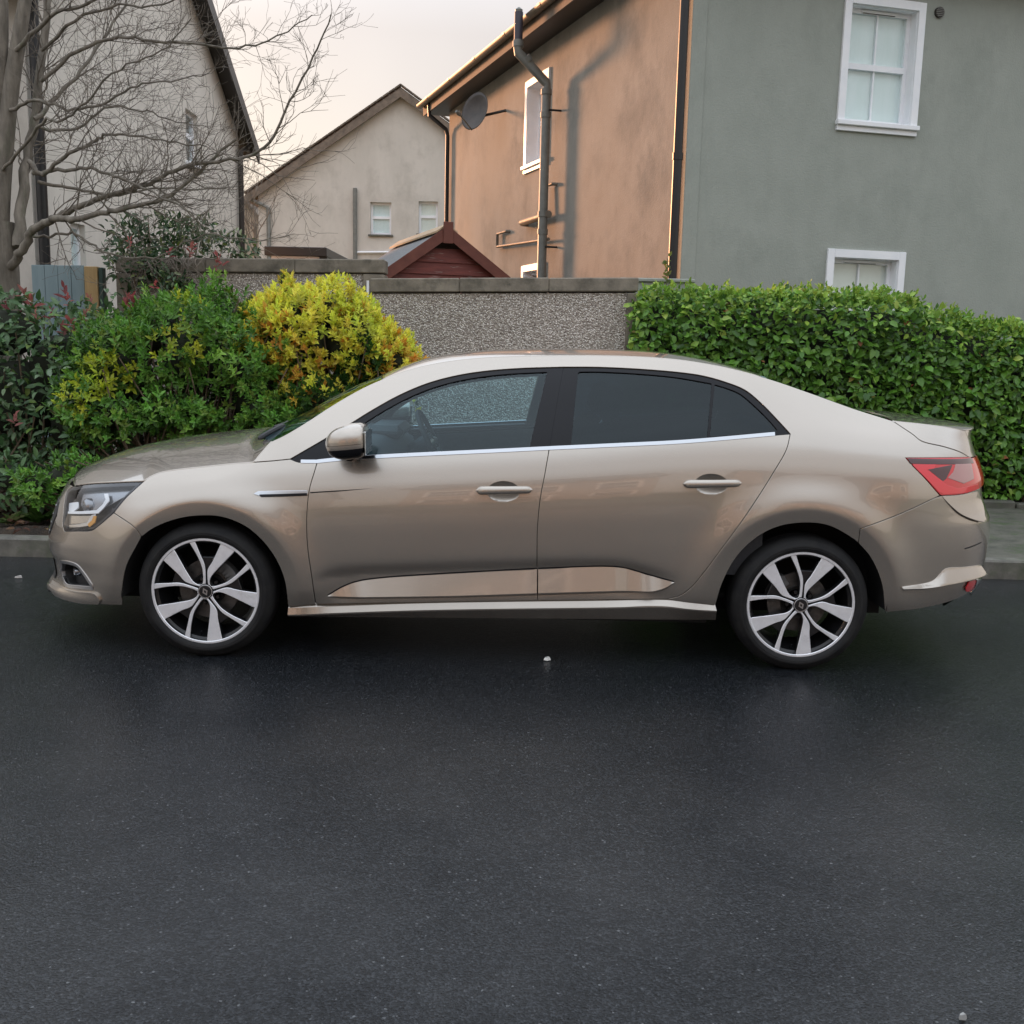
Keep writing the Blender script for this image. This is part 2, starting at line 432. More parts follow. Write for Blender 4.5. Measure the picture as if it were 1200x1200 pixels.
def glass_mat(name, tint, ior=1.5, rough=0.0, refl=(1, 1, 1)):
    m, n, l, b = new_mat(name)
    n.remove(b)
    out = n['Material Output']
    tr = N(n, 'ShaderNodeBsdfTransparent'); tr.inputs[0].default_value = (*tint, 1)
    gl = N(n, 'ShaderNodeBsdfGlossy'); gl.inputs['Roughness'].default_value = rough; gl.inputs['Color'].default_value = (*refl, 1)
    f0 = ((ior - 1) / (ior + 1)) ** 2
    lw = N(n, 'ShaderNodeLayerWeight', Blend=.5)
    pw = N(n, 'ShaderNodeMath', operation='POWER'); l.new(lw.outputs['Facing'], pw.inputs[0]); pw.inputs[1].default_value = 5
    fr = N(n, 'ShaderNodeMath', operation='MULTIPLY_ADD'); l.new(pw.outputs[0], fr.inputs[0]); fr.inputs[1].default_value = 1 - f0; fr.inputs[2].default_value = f0
    mx = N(n, 'ShaderNodeMixShader')
    l.new(fr.outputs[0], mx.inputs[0]); l.new(tr.outputs[0], mx.inputs[1]); l.new(gl.outputs[0], mx.inputs[2])
    l.new(mx.outputs[0], out.inputs['Surface'])
    return m
M_PANE = glass_mat('window_glass', (.95, .98, .98), 1.6)

# ---- ground, road, kerb, pavement
def sheet(name, x0, x1, y0, y1, z, mat, nx=1, ny=1, jit=0.0, kind='structure'):
    xs = np.linspace(x0, x1, nx + 1); ys = np.linspace(y0, y1, ny + 1)
    V = [(x, y, z + (rng.normal(0, jit) if jit else 0)) for y in ys for x in xs]
    F = [(j * (nx + 1) + i, j * (nx + 1) + i + 1, (j + 1) * (nx + 1) + i + 1, (j + 1) * (nx + 1) + i) for j in range(ny) for i in range(nx)]
    return mesh_obj(name, V, F, mat, kind=kind, smooth=jit > 0)
KY = 6.60
sheet('ground', -900, 900, -900, 900, -0.03, M_GRASS)
sheet('road', -150, 150, -4.2, KY + .02, 0.0, M_ASPH)
sheet('pavement_opposite', -150, 150, -6.4, -4.2, 0.11, M_PAVE)
BEDX = 0.7
sheet('pavement', BEDX, 60, KY + .12, 9.15, 0.115, M_PAVE)
sheet('planting_bed', -60, BEDX, KY + .12, 9.6, 0.11, M_SOIL, 240, 24, .018)
sheet('garden', -60, 60, 9.2, 90, 0.09, M_GRASS)
kb = MB(); kb.box((-40, KY + .012, -.02), (80, 0, 0), (0, .108, 0), (0, 0, .118))
kerb = kb.build('kerb', M_CONC); kerb['kind'] = 'structure'
ks = MB(); ks.cbox((0, 0, -.05), (.908, 0, 0), (0, .125, 0), (0, 0, .175), .012)
k0 = None
for i in range(-9, 9):
    if k0 is None:
        k0 = ks.build('kerb_stone', M_CONC, kerb)
        o = k0
    else:
        o = k0.copy(); COL.objects.link(o); o.parent = kerb
    o.location = (i * .914 + .2, KY + random.uniform(-.003, .003), random.uniform(-.004, .004))
    o.rotation_euler = (0, 0, random.uniform(-.003, .003))

# ---- buildings
class Frame:
    """wall frame: origin O (ground point), unit a along the wall, n outward"""
    def __init__(s, O, a, n):
        s.O = np.array([O[0], O[1], 0.0]); s.a = np.array([a[0], a[1], 0.0]); s.n = np.array([n[0], n[1], 0.0])
    def p(s, u, z, d=0.0):
        return s.O + s.a * u + s.n * d + np.array([0, 0, z])
    def uz(s, x, y, d=0.0):
        P = on_plane(x, y, s.O + s.n * d, s.n)
        return float(np.dot(P - s.O, s.a)), float(P[2])
    def box(s, mb, u0, u1, z0, z1, d0, d1, bev=0, m=0):
        O = s.p(u0, z0, d0)
        if bev: mb.cbox(O, s.a * (u1 - u0), np.array([0, 0, z1 - z0]), s.n * (d1 - d0), bev, m)
        else: mb.box(O, s.a * (u1 - u0), np.array([0, 0, z1 - z0]), s.n * (d1 - d0), m)
def wall(parent, fr, u0, u1, z0, z1, mat, holes=(), gable=None, depth=.16, name='wall'):
    us = sorted({u0, u1, *[h[0] for h in holes], *[h[1] for h in holes]})
    zs = sorted({z0, z1, *[h[2] for h in holes], *[h[3] for h in holes]})
    mb = MB()
    flip = np.dot(np.cross(fr.a, (0, 0, 1)), fr.n) < 0
    def quad(*P): mb.add(P, [(0, 1, 2, 3)] if not flip else [(3, 2, 1, 0)])
    for i in range(len(us) - 1):
        for j in range(len(zs) - 1):
            uc, zc = (us[i] + us[i + 1]) / 2, (zs[j] + zs[j + 1]) / 2
            if any(h[0] < uc < h[1] and h[2] < zc < h[3] for h in holes): continue
            quad(fr.p(us[i], zs[j]), fr.p(us[i + 1], zs[j]), fr.p(us[i + 1], zs[j + 1]), fr.p(us[i], zs[j + 1]))
    for h in holes:
        c = [(h[0], h[2]), (h[1], h[2]), (h[1], h[3]), (h[0], h[3])]
        for k in range(4):
            (ua, za), (ub, zb_) = c[k], c[(k + 1) % 4]
            quad(fr.p(ub, zb_), fr.p(ua, za), fr.p(ua, za, -depth), fr.p(ub, zb_, -depth))
    if gable:
        ug, zg = gable
        mb.add([fr.p(u0, z1), fr.p(u1, z1), fr.p(ug, zg)], [(0, 1, 2)] if not flip else [(2, 1, 0)])
    return mb.build(name, mat, parent)
def window(parent, fr, u0, u1, z0, z1, rec=.11, style='sash', fw=.05, back=None, vent=False, sill=None, surround=None):
    """frame with panes set in an opening; surround: projecting band width"""
    mb = MB(); d0, d1 = -rec - .05, -rec
    for a_, b_, c_, d_ in ((u0, u1, z0, z0 + fw), (u0, u1, z1 - fw, z1), (u0, u0 + fw, z0 + fw, z1 - fw), (u1 - fw, u1, z0 + fw, z1 - fw)):
        fr.box(mb, a_, b_, c_, d_, d0, d1)
    zm = (z0 + z1) / 2; gu0, gu1, gz0, gz1 = u0 + fw, u1 - fw, z0 + fw, z1 - fw
    panes = []
    if style == 'sash':
        fr.box(mb, gu0, gu1, zm - .03, zm + .03, d0, d1 + .012)
        um = (u0 + u1) / 2
        fr.box(mb, um - .009, um + .009, gz0, zm - .03, d0 + .01, d1 - .008)
        fr.box(mb, um - .009, um + .009, zm + .03, gz1, d0 + .01, d1 - .008)
        panes = [(gu0, um - .009, gz0, zm - .03), (um + .009, gu1, gz0, zm - .03), (gu0, um - .009, zm + .03, gz1), (um + .009, gu1, zm + .03, gz1)]
    elif style == 'transom':
        zt = gz0 + (gz1 - gz0) * .55
        fr.box(mb, gu0, gu1, zt - .035, zt + .035, d0, d1 + .005)
        panes = [(gu0, gu1, gz0, zt - .035), (gu0, gu1, zt + .035, gz1)]
    else:
        panes = [(gu0, gu1, gz0, gz1)]
    w = mb.build('window', M_PVCW, parent)
    for a_, b_, c_, d_ in panes:
        g = MB(); fr.box(g, a_, b_, c_, d_, d0 + .018, d0 + .03); g.build('pane', M_PANE, w)
    if back:
        g = MB(); fr.box(g, u0 - .02, u1 + .02, z0 - .02, z1 + .02, d0 - .03, d0 + .004); g.build('pane_backing', back, w)
    if vent:
        g = MB(); fr.box(g, u0 + (u1 - u0) * .24, u1 - (u1 - u0) * .24, z1 - fw + .008, z1 - .012, d1, d1 + .014, .003)
        fr.box(g, u0 + (u1 - u0) * .26, u1 - (u1 - u0) * .26, z1 - fw + .004, z1 - fw + .0085, d1 + .001, d1 + .012, m=1)
        g.build('trickle_vent', M_PVCW, w, mats=[M_PVCW, M_FASCIA])
    if surround:
        g = MB()
        for a_, b_, c_, d_ in ((u0, u0 + .006, z0, z1), (u1 - .006, u1, z0, z1), (u0 + .006, u1 - .006, z1 - .006, z1), (u0 + .006, u1 - .006, z0, z0 + .006)):
            fr.box(g, a_, b_, c_, d_, -rec + .0005, -.0005)
        g.build('reveal_lining', M_PVCW, w)
        g = MB(); s = surround
        fr.box(g, u0 - s, u0, z0 - (0 if sill else s), z1 + s, -.02, .028, .004)
        fr.box(g, u1, u1 + s, z0 - (0 if sill else s), z1 + s, -.02, .028, .004)
        fr.box(g, u0, u1, z1, z1 + s, -.02, .0275)
        g.build('surround', M_PVCW, w)
    if sill:
        g = MB()
        fr.box(g, u0 - (surround or .04) - .012, u1 + (surround or .04) + .012, z0 - .05, z0, -rec, .065, .006)
        if surround: fr.box(g, u0 - surround - .002, u1 + surround + .002, z0 - .105, z0 - .0505, -.02, .03, .004)
        g.build('sill', M_PVCW if sill is True else sill, w)
    return w
def pitched(parent, P, mat, th=.06, name='roof'):
    mb = MB()
    for q in P: mb.prism(q, (0, 0, th))
    return mb.build(name, mat, parent)

# --- grey-green house on the right, its side wall catching the low sun
c20, s20 = math.cos(rad(20)), math.sin(rad(20))
GC = at(803, 200, 10.97)
c15, s15 = math.cos(rad(15)), math.sin(rad(15))
FG = Frame(GC, (c15, s15), (s15, -c15))          # front wall, runs right
FO = Frame(GC, (-s20, c20), (-c20, -s20))        # side wall, runs away
LO = FO.uz(526, 200)[0]                          # length of the side wall
LG = 9.0
ZE = 5.52
house = thing('grey_house', 'grey-green rendered house with white sash windows behind the green hedge', 'house', (*GC[:2], 0))
uu = [FG.uz(997, 4), FG.uz(1073, 12), FG.uz(988, 138)]
wu0, wu1 = FG.uz(993, 75)[0], FG.uz(1071, 75)[0]
wz1 = FG.uz(1040, 9)[1]; wz0 = FG.uz(1030, 145)[1]
lz1 = FG.uz(1013, 303)[1]; lu0, lu1 = FG.uz(975.5, 320)[0], FG.uz(1051, 320)[0]
ru0 = FG.uz(1208, 380)[0]; rz1 = FG.uz(1208, 352)[1]
holesG = [(wu0, wu1, wz0, wz1), (lu0, lu1, lz1 - 1.25, lz1), (ru0, ru0 + .95, .25, rz1)]
wall(house, FG, 0, LG, 0, ZE, M_GREY, holesG)
w1 = window(house, FG, wu0, wu1, wz0, wz1, style='sash', back=M_CURT, vent=True, sill=True, surround=.085)
w2 = window(house, FG, lu0, lu1, lz1 - 1.25, lz1, style='sash', back=M_BLIND, vent=True, sill=True, surround=.085)
w3 = window(house, FG, ru0, ru0 + .95, .25, rz1, style='plain', back=M_DARKROOM, surround=.085)
ou0, ou1 = sorted((FO.uz(619, 140)[0], FO.uz(641, 140)[0]))
oz1 = FO.uz(631, 96)[1]; oz0 = FO.uz(631, 189)[1]
pu0, pu1 = sorted((FO.uz(615, 318)[0], FO.uz(637, 318)[0])); pz1 = FO.uz(626, 317)[1]
wall(house, FO, 0, LO, 0, ZE, M_GSIDE, [(ou0, ou1, oz0, oz1), (pu0, pu1, pz1 - 1.0, pz1)], name='side_wall', depth=.2)
w4 = window(house, FO, ou0, ou1, oz0, oz1, rec=.16, style='transom', back=M_DARKROOM, surround=.09, sill=True)
w5 = window(house, FO, pu0, pu1, pz1 - 1.0, pz1, rec=.10, style='plain', back=M_DARKROOM, surround=.09)
# far walls (out of view) close the volume
FB = Frame(FO.p(LO, 0), FG.a, -FG.n); wall(house, FB, 0, LG, 0, ZE, M_GREY, name='rear_wall')
FR = Frame(FG.p(LG, 0), FO.a, -FO.n); wall(house, FR, 0, LO, 0, ZE, M_GREY, name='end_wall')
# corner band
mb = MB(); FG.box(mb, -.004, .16, 0, ZE - .02, -.1, .014, .006); mb.build('corner_band', M_GREY, house)
# hipped roof
OV = .36
def HP(u, v, z): return FG.O + FG.a * u + FO.a * v + np.array([0, 0, z])
A, B, C_, D = HP(-OV, -OV, ZE + .10), HP(LG + OV, -OV, ZE + .10), HP(LG + OV, LO + OV, ZE + .10), HP(-OV, LO + OV, ZE + .10)
half = (LO + 2 * OV) / 2
R1, R2 = HP(half - OV, LO / 2, ZE + .1 + half * .62), HP(LG + OV - half, LO / 2, ZE + .1 + half * .62)
rf = pitched(house, [(A, B, R2, R1), (B, C_, R2), (C_, D, R1, R2), (D, A, R1)], M_SLATE)
mb = MB()      # soffit and fascia
mb.prism([HP(-OV, -OV, ZE), HP(LG + OV, -OV, ZE), HP(LG + OV, LO + OV, ZE), HP(-OV, LO + OV, ZE)], (0, 0, .02))
mb.build('soffit', M_FASCIA, house)
for nm, P0, P1, nn, mt in (('fascia', HP(-OV, -OV, ZE - .03), HP(LG + OV, -OV, ZE - .03), FG.n, M_FASCIA), ('fascia', HP(-OV, -OV, ZE - .03), HP(-OV, LO + OV, ZE - .03), FO.n, M_VERGE)):
    mb = MB(); mb.box(P0 + nn * .002, P1 - P0, nn * .022, (0, 0, .19)); mb.build(nm, mt, house)
def gutter(parent, P0, P1, out, mat, r=.062, joints=6):
    P0, P1, out = np.asarray(P0), np.asarray(P1), np.asarray(out)
    mb = MB(); T = (P1 - P0)
    V = []; K = 9
    for P in (P0, P1):
        for rr in (r, r - .006):
            for k in range(K):
                a = math.pi * k / (K - 1)
                V.append(P + out * (r * 1.0 - rr * math.cos(a)) + np.array([0, 0, -rr * math.sin(a)]))
    F = []
    for k in range(K - 1):
        F.append((k, k + 1, 2 * K + k + 1, 2 * K + k)); F.append((K + k + 1, K + k, 3 * K + k, 3 * K + k + 1))
    F += [(0, 2 * K, 3 * K, K), (K - 1, 2 * K - 1, 4 * K - 1, 3 * K - 1)]
    mb.add(V, F)
    g = mb.build('gutter', mat, parent); smooth_by_angle(g)
    u = T / np.linalg.norm(T)
    for i in range(joints):
        c = P0 + T * ((i + .5) / joints)
        jb = MB(); V = []
        for P in (c - u * .045, c + u * .045):
            for k in range(K):
                a = math.pi * k / (K - 1); V.append(P + out * (r - (r + .006) * math.cos(a)) + np.array([0, 0, -(r + .006) * math.sin(a) + .004]))
        jb.add(V, [(k, k + 1, K + k + 1, K + k) for k in range(K - 1)]); jb.build('gutter_bracket', mat, g)
    return g
gutter(house, HP(-OV, -OV, ZE + .15) + FO.n * .026, HP(-OV, LO + OV, ZE + .15) + FO.n * .026, FO.n, M_GUT, joints=7)
gutter(house, HP(-OV, -OV, ZE + .15) + FG.n * .026, HP(LG + OV, -OV, ZE + .15) + FG.n * .026, FG.n, M_BLACKP, joints=5)
def pipe(parent, pts, r, mat, name='downpipe', seg=12, collars=()):
    mb = MB(); mb.tube(pts, r, seg)
    for c, t in collars:
        c = np.asarray(c, float); t = np.asarray(t, float) / np.linalg.norm(t)
        mb.tube([c - t * .035, c + t * .035], r * 1.16, seg)
    return smooth_by_angle(mb.build(name, mat, parent))
# downpipes
pipe(house, [FO.p(.035, 0, .075), FO.p(.035, ZE - .12, .075)], .048, M_BLACKP, collars=[(FO.p(.035, z, .075), (0, 0, 1)) for z in (1.7, 3.4)])
pe = FO.p(LO - .1, 0, .06)
pipe(house, [FO.p(LO - .1, 0, .06), FO.p(LO - .1, ZE - .42, .06), FO.p(LO - .1, ZE - .32, .09), FO.p(LO - .05, ZE - .1, OV + .02), FO.p(LO - .05, ZE + .1, OV + .03)], .036, M_BLACKP)
# grey soil stack: up the wall, out round the gutter
us = FO.uz(651, 220)[0]
dS = .17
zb1 = FO.uz(654, 92, dS)[1]
ub, zb2 = FO.uz(628, 47, OV + .20)
zb3 = FO.uz(622, 30, OV + .20)[1]; zt_ = FO.uz(621, 6, OV + .20)[1]
P1, P2 = FO.p(us, zb1, dS), FO.p(us, zb1 + .42, OV + .22)
st = pipe(house, [FO.p(us, 0, dS), FO.p(us, zb1 - .05, dS), P1 + np.array([0, 0, .03]), P2 - np.array([0, 0, .05]), P2, P2 + np.array([0, 0, .10])], .062, M_GREYP, 'soil_pipe', 16,
          collars=[(FO.p(us, z, dS), (0, 0, 1)) for z in (FO.uz(650, 247, dS)[1], FO.uz(650, 268, dS)[1], FO.uz(652, 128, dS)[1], zb1 - .08)] + [(P1 * .3 + P2 * .7, P2 - P1), (P2 + np.array([0, 0, .05]), (0, 0, 1))])
pt = P2 + np.array([0, 0, .08])
fl = pipe(st, [pt, pt + np.array([0, 0, .36])], .056, M_FLUE, 'vent_pipe', 16)
mb = MB(); mb.tube([pt + np.array([0, 0, .36]), pt + np.array([0, 0, .39]), pt + np.array([0, 0, .42])], [.045, .05, .012], 12); smooth_by_angle(mb.build('vent_cowl', M_GREYP, st))
for py in (128, 288):
    z = FO.uz(651, py, .1)[1]; mb = MB(); mb.tube([FO.p(us - .12, z, .0), FO.p(us - .10, z, dS)], .014, 8); mb.build('pipe_clip', M_BLACKP, st)
# waste pipes joining the stack
a_, b_ = FO.uz(612, 261, .09), FO.uz(645, 261, .09)
pipe(house, [FO.p(a_[0] + .02, a_[1], -.02), FO.p(a_[0], a_[1], .09), FO.p(b_[0], a_[1] + .0, .12)], .05, M_BRNP, 'waste_pipe')
a_ = FO.uz(641, 218, .06); c_ = FO.uz(641, 254, .06)
pipe(house, [FO.p(a_[0] - .22, a_[1], -.02), FO.p(a_[0] - .2, a_[1], .06), FO.p(a_[0], a_[1], .06), FO.p(a_[0], c_[1], .08)], .022, M_BRNP, 'waste_pipe')
a_, b_, c_ = FO.uz(583, 274, .05), FO.uz(583, 289, .05), FO.uz(646, 280, .05)
pipe(house, [FO.p(a_[0] - .45, a_[1], -.02), FO.p(a_[0] - .42, a_[1], .05), FO.p(a_[0], a_[1], .05), FO.p(a_[0], b_[1], .05), FO.p(c_[0], b_[1] - .08, .09)], .022, M_BRNP, 'waste_pipe')
# round wall vent
vu, vz = FG.uz(1100, 15)
mb = MB(); mb.tube([FG.p(vu, vz, .0), FG.p(vu, vz, .025)], .055, 20)
vo = mb.build('wall_vent', M_FASCIA, house)
for k in range(5):
    mb = MB(); hw_ = math.sqrt(max(.05 ** 2 - (.018 * (k - 2)) ** 2, 1e-4)); FG.box(mb, vu - hw_, vu + hw_, vz + .018 * (k - 2) - .004, vz + .018 * (k - 2) + .004, .0255, .034); mb.build('slat', M_GREYP, vo)

# satellite dish on the side wall under the gutter
dz = FO.uz(556, 130, .45); DC = FO.p(dz[0], dz[1], .45)
dish = thing('satellite_dish', 'grey satellite dish on the sunlit side wall under the gutter', 'satellite dish', DC)
M_DISH = noisy('grey_dish_metal', (.05, .042, .037), (.085, .07, .06), 8, 6, (.4, .6), metal=.1)
dn = np.array([-.52, -.80, .28]); dn /= np.linalg.norm(dn)
du = np.cross((0, 0, 1), dn); du /= np.linalg.norm(du); dv = np.cross(dn, du)
V, F = [], []; RS, SG = 7, 28
for side in (0, 1):
    for i in range(RS + 1):
        for k in range(SG):
            r = i / RS; a = 2 * math.pi * k / SG
            V.append(DC + du * (  .235 * r * math.cos(a)) + dv * (.30 * r * math.sin(a)) + dn * (.085 * r * r - .085 - .006 * side))
b_ = (RS + 1) * SG
for i in range(RS):
    for k in range(SG):
        q = (i * SG + k, i * SG + (k + 1) % SG, (i + 1) * SG + (k + 1) % SG, (i + 1) * SG + k)
        F.append(q); F.append(tuple(x + b_ for x in q[::-1]))
for k in range(SG): F.append((RS * SG + k, RS * SG + (k + 1) % SG, b_ + RS * SG + (k + 1) % SG, b_ + RS * SG + k))
mesh_obj('reflector', V, F, M_DISH, dish, smooth=True)
mb = MB(); tip = DC + dn * .34 - dv * .22; mb.tube([DC - dv * .29 - dn * .02, tip], .013, 8); mb.build('feed_arm', M_GREYP, dish)
mb = MB(); mb.tube([tip - dn * .02, tip + dn * .03 - dv * .0, tip + dn * .08], [.03, .034, .02], 12); smooth_by_angle(mb.build('receiver', M_GREYP, dish))
mb = MB(); mb.tube([DC - dn * .09, DC - dn * .17, FO.p(dz[0] - .15, dz[1] + .02, .0)], .02, 8); mb.build('wall_bracket', M_FASCIA, dish)

# --- pale house on the left: gable seen along its length, near face towards the road
LX = -4.55
FL = Frame((LX, 9.9), (0, 1), (1, 0)); LL = 7.35
lh = thing('cream_house', 'pale cream gabled house behind the bare tree on the left', 'house', (LX, 9.9, 0))
ZL = FL.uz(277, 158)[1]
la0, la1 = FL.uz(218, 160)[0], FL.uz(232, 160)[0]; lz_1, lz_0 = FL.uz(224, 131)[1], FL.uz(224, 192)[1]
lb0, lb1 = FL.uz(83, 280)[0], FL.uz(100, 280)[0]; lbz = FL.uz(91, 262)[1]
LAP = (LL / 2, ZL + LL / 2 * .60)
wall(lh, FL, 0, LL, 0, ZL, M_BEIGE2, [(la0, la1, lz_0, lz_1), (lb0, lb1, lbz - 1.1, lbz)], gable=LAP, name='gable_wall')
window(lh, FL, la0, la1, lz_0, lz_1, rec=.06, style='transom', back=M_DARKROOM, sill=True)
window(lh, FL, lb0, lb1, lbz - 1.1, lbz, rec=.06, style='transom', back=M_CURT, sill=True)
FLf = Frame((LX, 9.9), (-1, 0), (0, -1)); wall(lh, FLf, 0, 12, 0, ZL, M_BEIGE, name='front_wall')
FLb = Frame((LX, 9.9 + LL), (-1, 0), (0, 1)); wall(lh, FLb, 0, 12, 0, ZL, M_BEIGE, name='rear_wall')
FLe = Frame((LX - 12, 9.9), (0, 1), (-1, 0)); wall(lh, FLe, 0, LL, 0, ZL, M_BEIGE, gable=LAP, name='end_wall')
ov = .38; sl = .60; xe = LX + .22; xw = LX - 12.2
def LP(x, y): return np.array([x, 9.9 + y, ZL + min(y, LL - y) * sl + .03])
rl = pitched(lh, [(LP(xw, -ov), LP(xe, -ov), LP(xe, LL / 2), LP(xw, LL / 2)), (LP(xw, LL / 2), LP(xe, LL / 2), LP(xe, LL + ov), LP(xw, LL + ov))], M_SLATE, .10)
for y0, y1 in ((-ov, LL / 2), (LL / 2, LL + ov)):
    mb = MB(); a_, b_ = LP(xe, y0), LP(xe, y1)
    mb.prism([a_ + (0, 0, .06), b_ + (0, 0, .06), b_ - (0, 0, .16), a_ - (0, 0, .16)], (.03, 0, 0)); mb.build('bargeboard', M_FASCIA, lh)
    mb = MB(); mb.prism([LP(LX + .005, y0) - (0, 0, .03), LP(xe, y0) - (0, 0, .03), LP(xe, y1) - (0, 0, .03), LP(LX + .005, y1) - (0, 0, .03)], (0, 0, .02)); mb.build('soffit', M_FASCIA, lh)
yg = 9.9 + LL + ov
gutter(lh, (LX - 12, yg, ZL - .16), (xe, yg, ZL - .16), np.array([0, 1.0, 0]), M_FASCIA, joints=4)
pipe(lh, [FL.p(LL - .12, 0, .06), FL.p(LL - .12, ZL - .25, .06), FL.p(LL + .1, ZL - .17, .1), FL.p(LL + ov + .05, ZL - .15, .1)], .045, M_FASCIA)
pipe(lh, [FL.p(.05, 0, .07), FL.p(.05, ZL + .05, .07)], .05, M_BLACKP)

# --- beige gable house in the middle distance
YF = 28.0
FF = Frame(at(303, 260, YF), (1, 0), (0, -1))
fh = thing('beige_gable_house', 'beige rendered gable house between the two nearer houses, with two small windows', 'house', (FF.O[0], YF, 0))
FLEN = 2 * (at(470, 200, YF)[0] - FF.O[0]); ZF = at(303, 228, YF)[2]; ZFA = at(471, 112, YF)[2]
def fhole(x0, x1, y0, y1):
    return (FF.uz(x0, 255)[0], FF.uz(x1, 255)[0], FF.uz((x0 + x1) / 2, y1)[1], FF.uz((x0 + x1) / 2, y0)[1])
h1, h2 = fhole(434, 458.5, 237, 275), fhole(490.5, 513, 236, 274)
wall(fh, FF, 0, FLEN, 0, ZF, M_BEIGE, [h1, h2], gable=(FLEN / 2, ZFA), name='gable_wall')
for h in (h1, h2):
    window(fh, FF, *h, rec=.12, style='transom', fw=.06, back=M_CURT if h is h1 else M_BLIND, sill=M_CONC)
FFb = Frame((FF.O[0], YF + 11), (1, 0), (0, 1)); wall(fh, FFb, 0, FLEN, 0, ZF, M_BEIGE, gable=(FLEN / 2, ZFA), name='rear_wall')
for u, sg in ((0, -1), (FLEN, 1)):
    f_ = Frame(FF.p(u, 0), (0, 1), (sg, 0)); wall(fh, f_, 0, 11, 0, ZF, M_BEIGE, name='side_wall')
sF = (ZFA - ZF) / (FLEN / 2)
def FP(u, y): return np.array([FF.O[0] + u, y, ZF + min(u, FLEN - u) * sF + .04])
pitched(fh, [(FP(-.32, YF - .16), FP(FLEN / 2, YF - .16), FP(FLEN / 2, YF + 11.1), FP(-.32, YF + 11.1)), (FP(FLEN / 2, YF - .16), FP(FLEN + .32, YF - .16), FP(FLEN + .32, YF + 11.1), FP(FLEN / 2, YF + 11.1))], M_TILE, .13)
for u0, u1 in ((-.32, FLEN / 2), (FLEN / 2, FLEN + .32)):
    mb = MB(); a_, b_ = FP(u0, YF - .17), FP(u1, YF - .17)
    mb.prism([a_ + (0, 0, .10), b_ + (0, 0, .10), b_ - (0, 0, .12), a_ - (0, 0, .12)], (0, -.04, 0)); mb.build('bargeboard', M_VERGE, fh)
    n_t = 26
    for k in range(n_t):      # verge tiles stand a little proud
        t = (k + .5) / n_t; c = a_ * (1 - t) + b_ * t; d = (b_ - a_) / n_t * .93
        mb = MB(); mb.box(c - d / 2 + np.array([0, -.06, .165]), d, (0, .22, 0), (0, 0, .045)); mb.build('verge_tile', M_TILE, fh)
pipe(fh, [FF.p(.28, 0, .07), FF.p(.28, ZF - .35, .07), FF.p(-.2, ZF - .12, .12)], .055, M_GREYP)
q0, q1 = FF.uz(416.5, 221), FF.uz(416.5, 300)
pipe(fh, [FF.p(q0[0], 0, .07), FF.p(q0[0], q0[1], .07)], .055, M_GREYP, 'soil_pipe')
q2 = FF.uz(466, 297); pipe(fh, [FF.p(q0[0], q2[1], .05), FF.p(q2[0], q2[1] + .03, .05)], .03, M_PVCW, 'waste_pipe')

# --- tan house far behind, only a sliver of its gable
YT = 46.0
FT = Frame(at(262, 260, YT), (1, 0), (0, -1))
th_ = thing('tan_house', 'small tan gable far away between the cream house and beige house', 'house', (FT.O[0], YT, 0))
ta = FT.uz(288, 238); tl = FT.uz(314, 272)
wall(th_, FT, 0, 2 * ta[0], 0, tl[1], M_TAN, gable=(ta[0], ta[1]), name='gable_wall')
for k, (u0, z0, u1, z1) in enumerate(((-.2, tl[1] - .2, ta[0], ta[1] + .05), (ta[0], ta[1] + .05, 2 * ta[0] + .2, tl[1] - .2))):
    mb = MB(); mb.prism([FT.p(u0, z0, .2), FT.p(u1, z1, .2), FT.p(u1, z1, -8), FT.p(u0, z0, -8)], (0, 0, .15)); mb.build('roof', M_TILE, th_)
for u, sg in ((0, -1), (2 * ta[0], 1)):
    wall(th_, Frame(FT.p(u, 0), (0, 1), (sg, 0)), 0, 8, 0, tl[1], M_TAN, name='side_wall')

# --- flat-roofed outbuilding behind the garden wall
YO = 19.0
ob = thing('outbuilding', 'flat-roofed white outbuilding with dark grey roof edge behind the wall', 'outbuilding', at(350, 300, YO) * (1, 1, 0))
o0, o1 = at(318, 296, YO), at(384, 292, YO)
mb = MB(); mb.box((o0[0], YO, 0), (o1[0] - o0[0] - .05, 0, 0), (0, 3.5, 0), (0, 0, o1[2] - .14)); mb.build('wall', M_PVCW, ob)
mb = MB(); mb.cbox((o0[0] - .1, YO - .12, o1[2] - .14), (o1[0] - o0[0] + .1, 0, 0), (0, 3.8, 0), (0, 0, .16), .01); mb.build('roof', M_FASCIA, ob)
mb = MB(); mb.box((o1[0] - .14, YO - .06, 0), (.14, 0, 0), (0, .14, 0), (0, 0, o1[2] - .142)); mb.build('corner_post', M_FASCIA, ob)

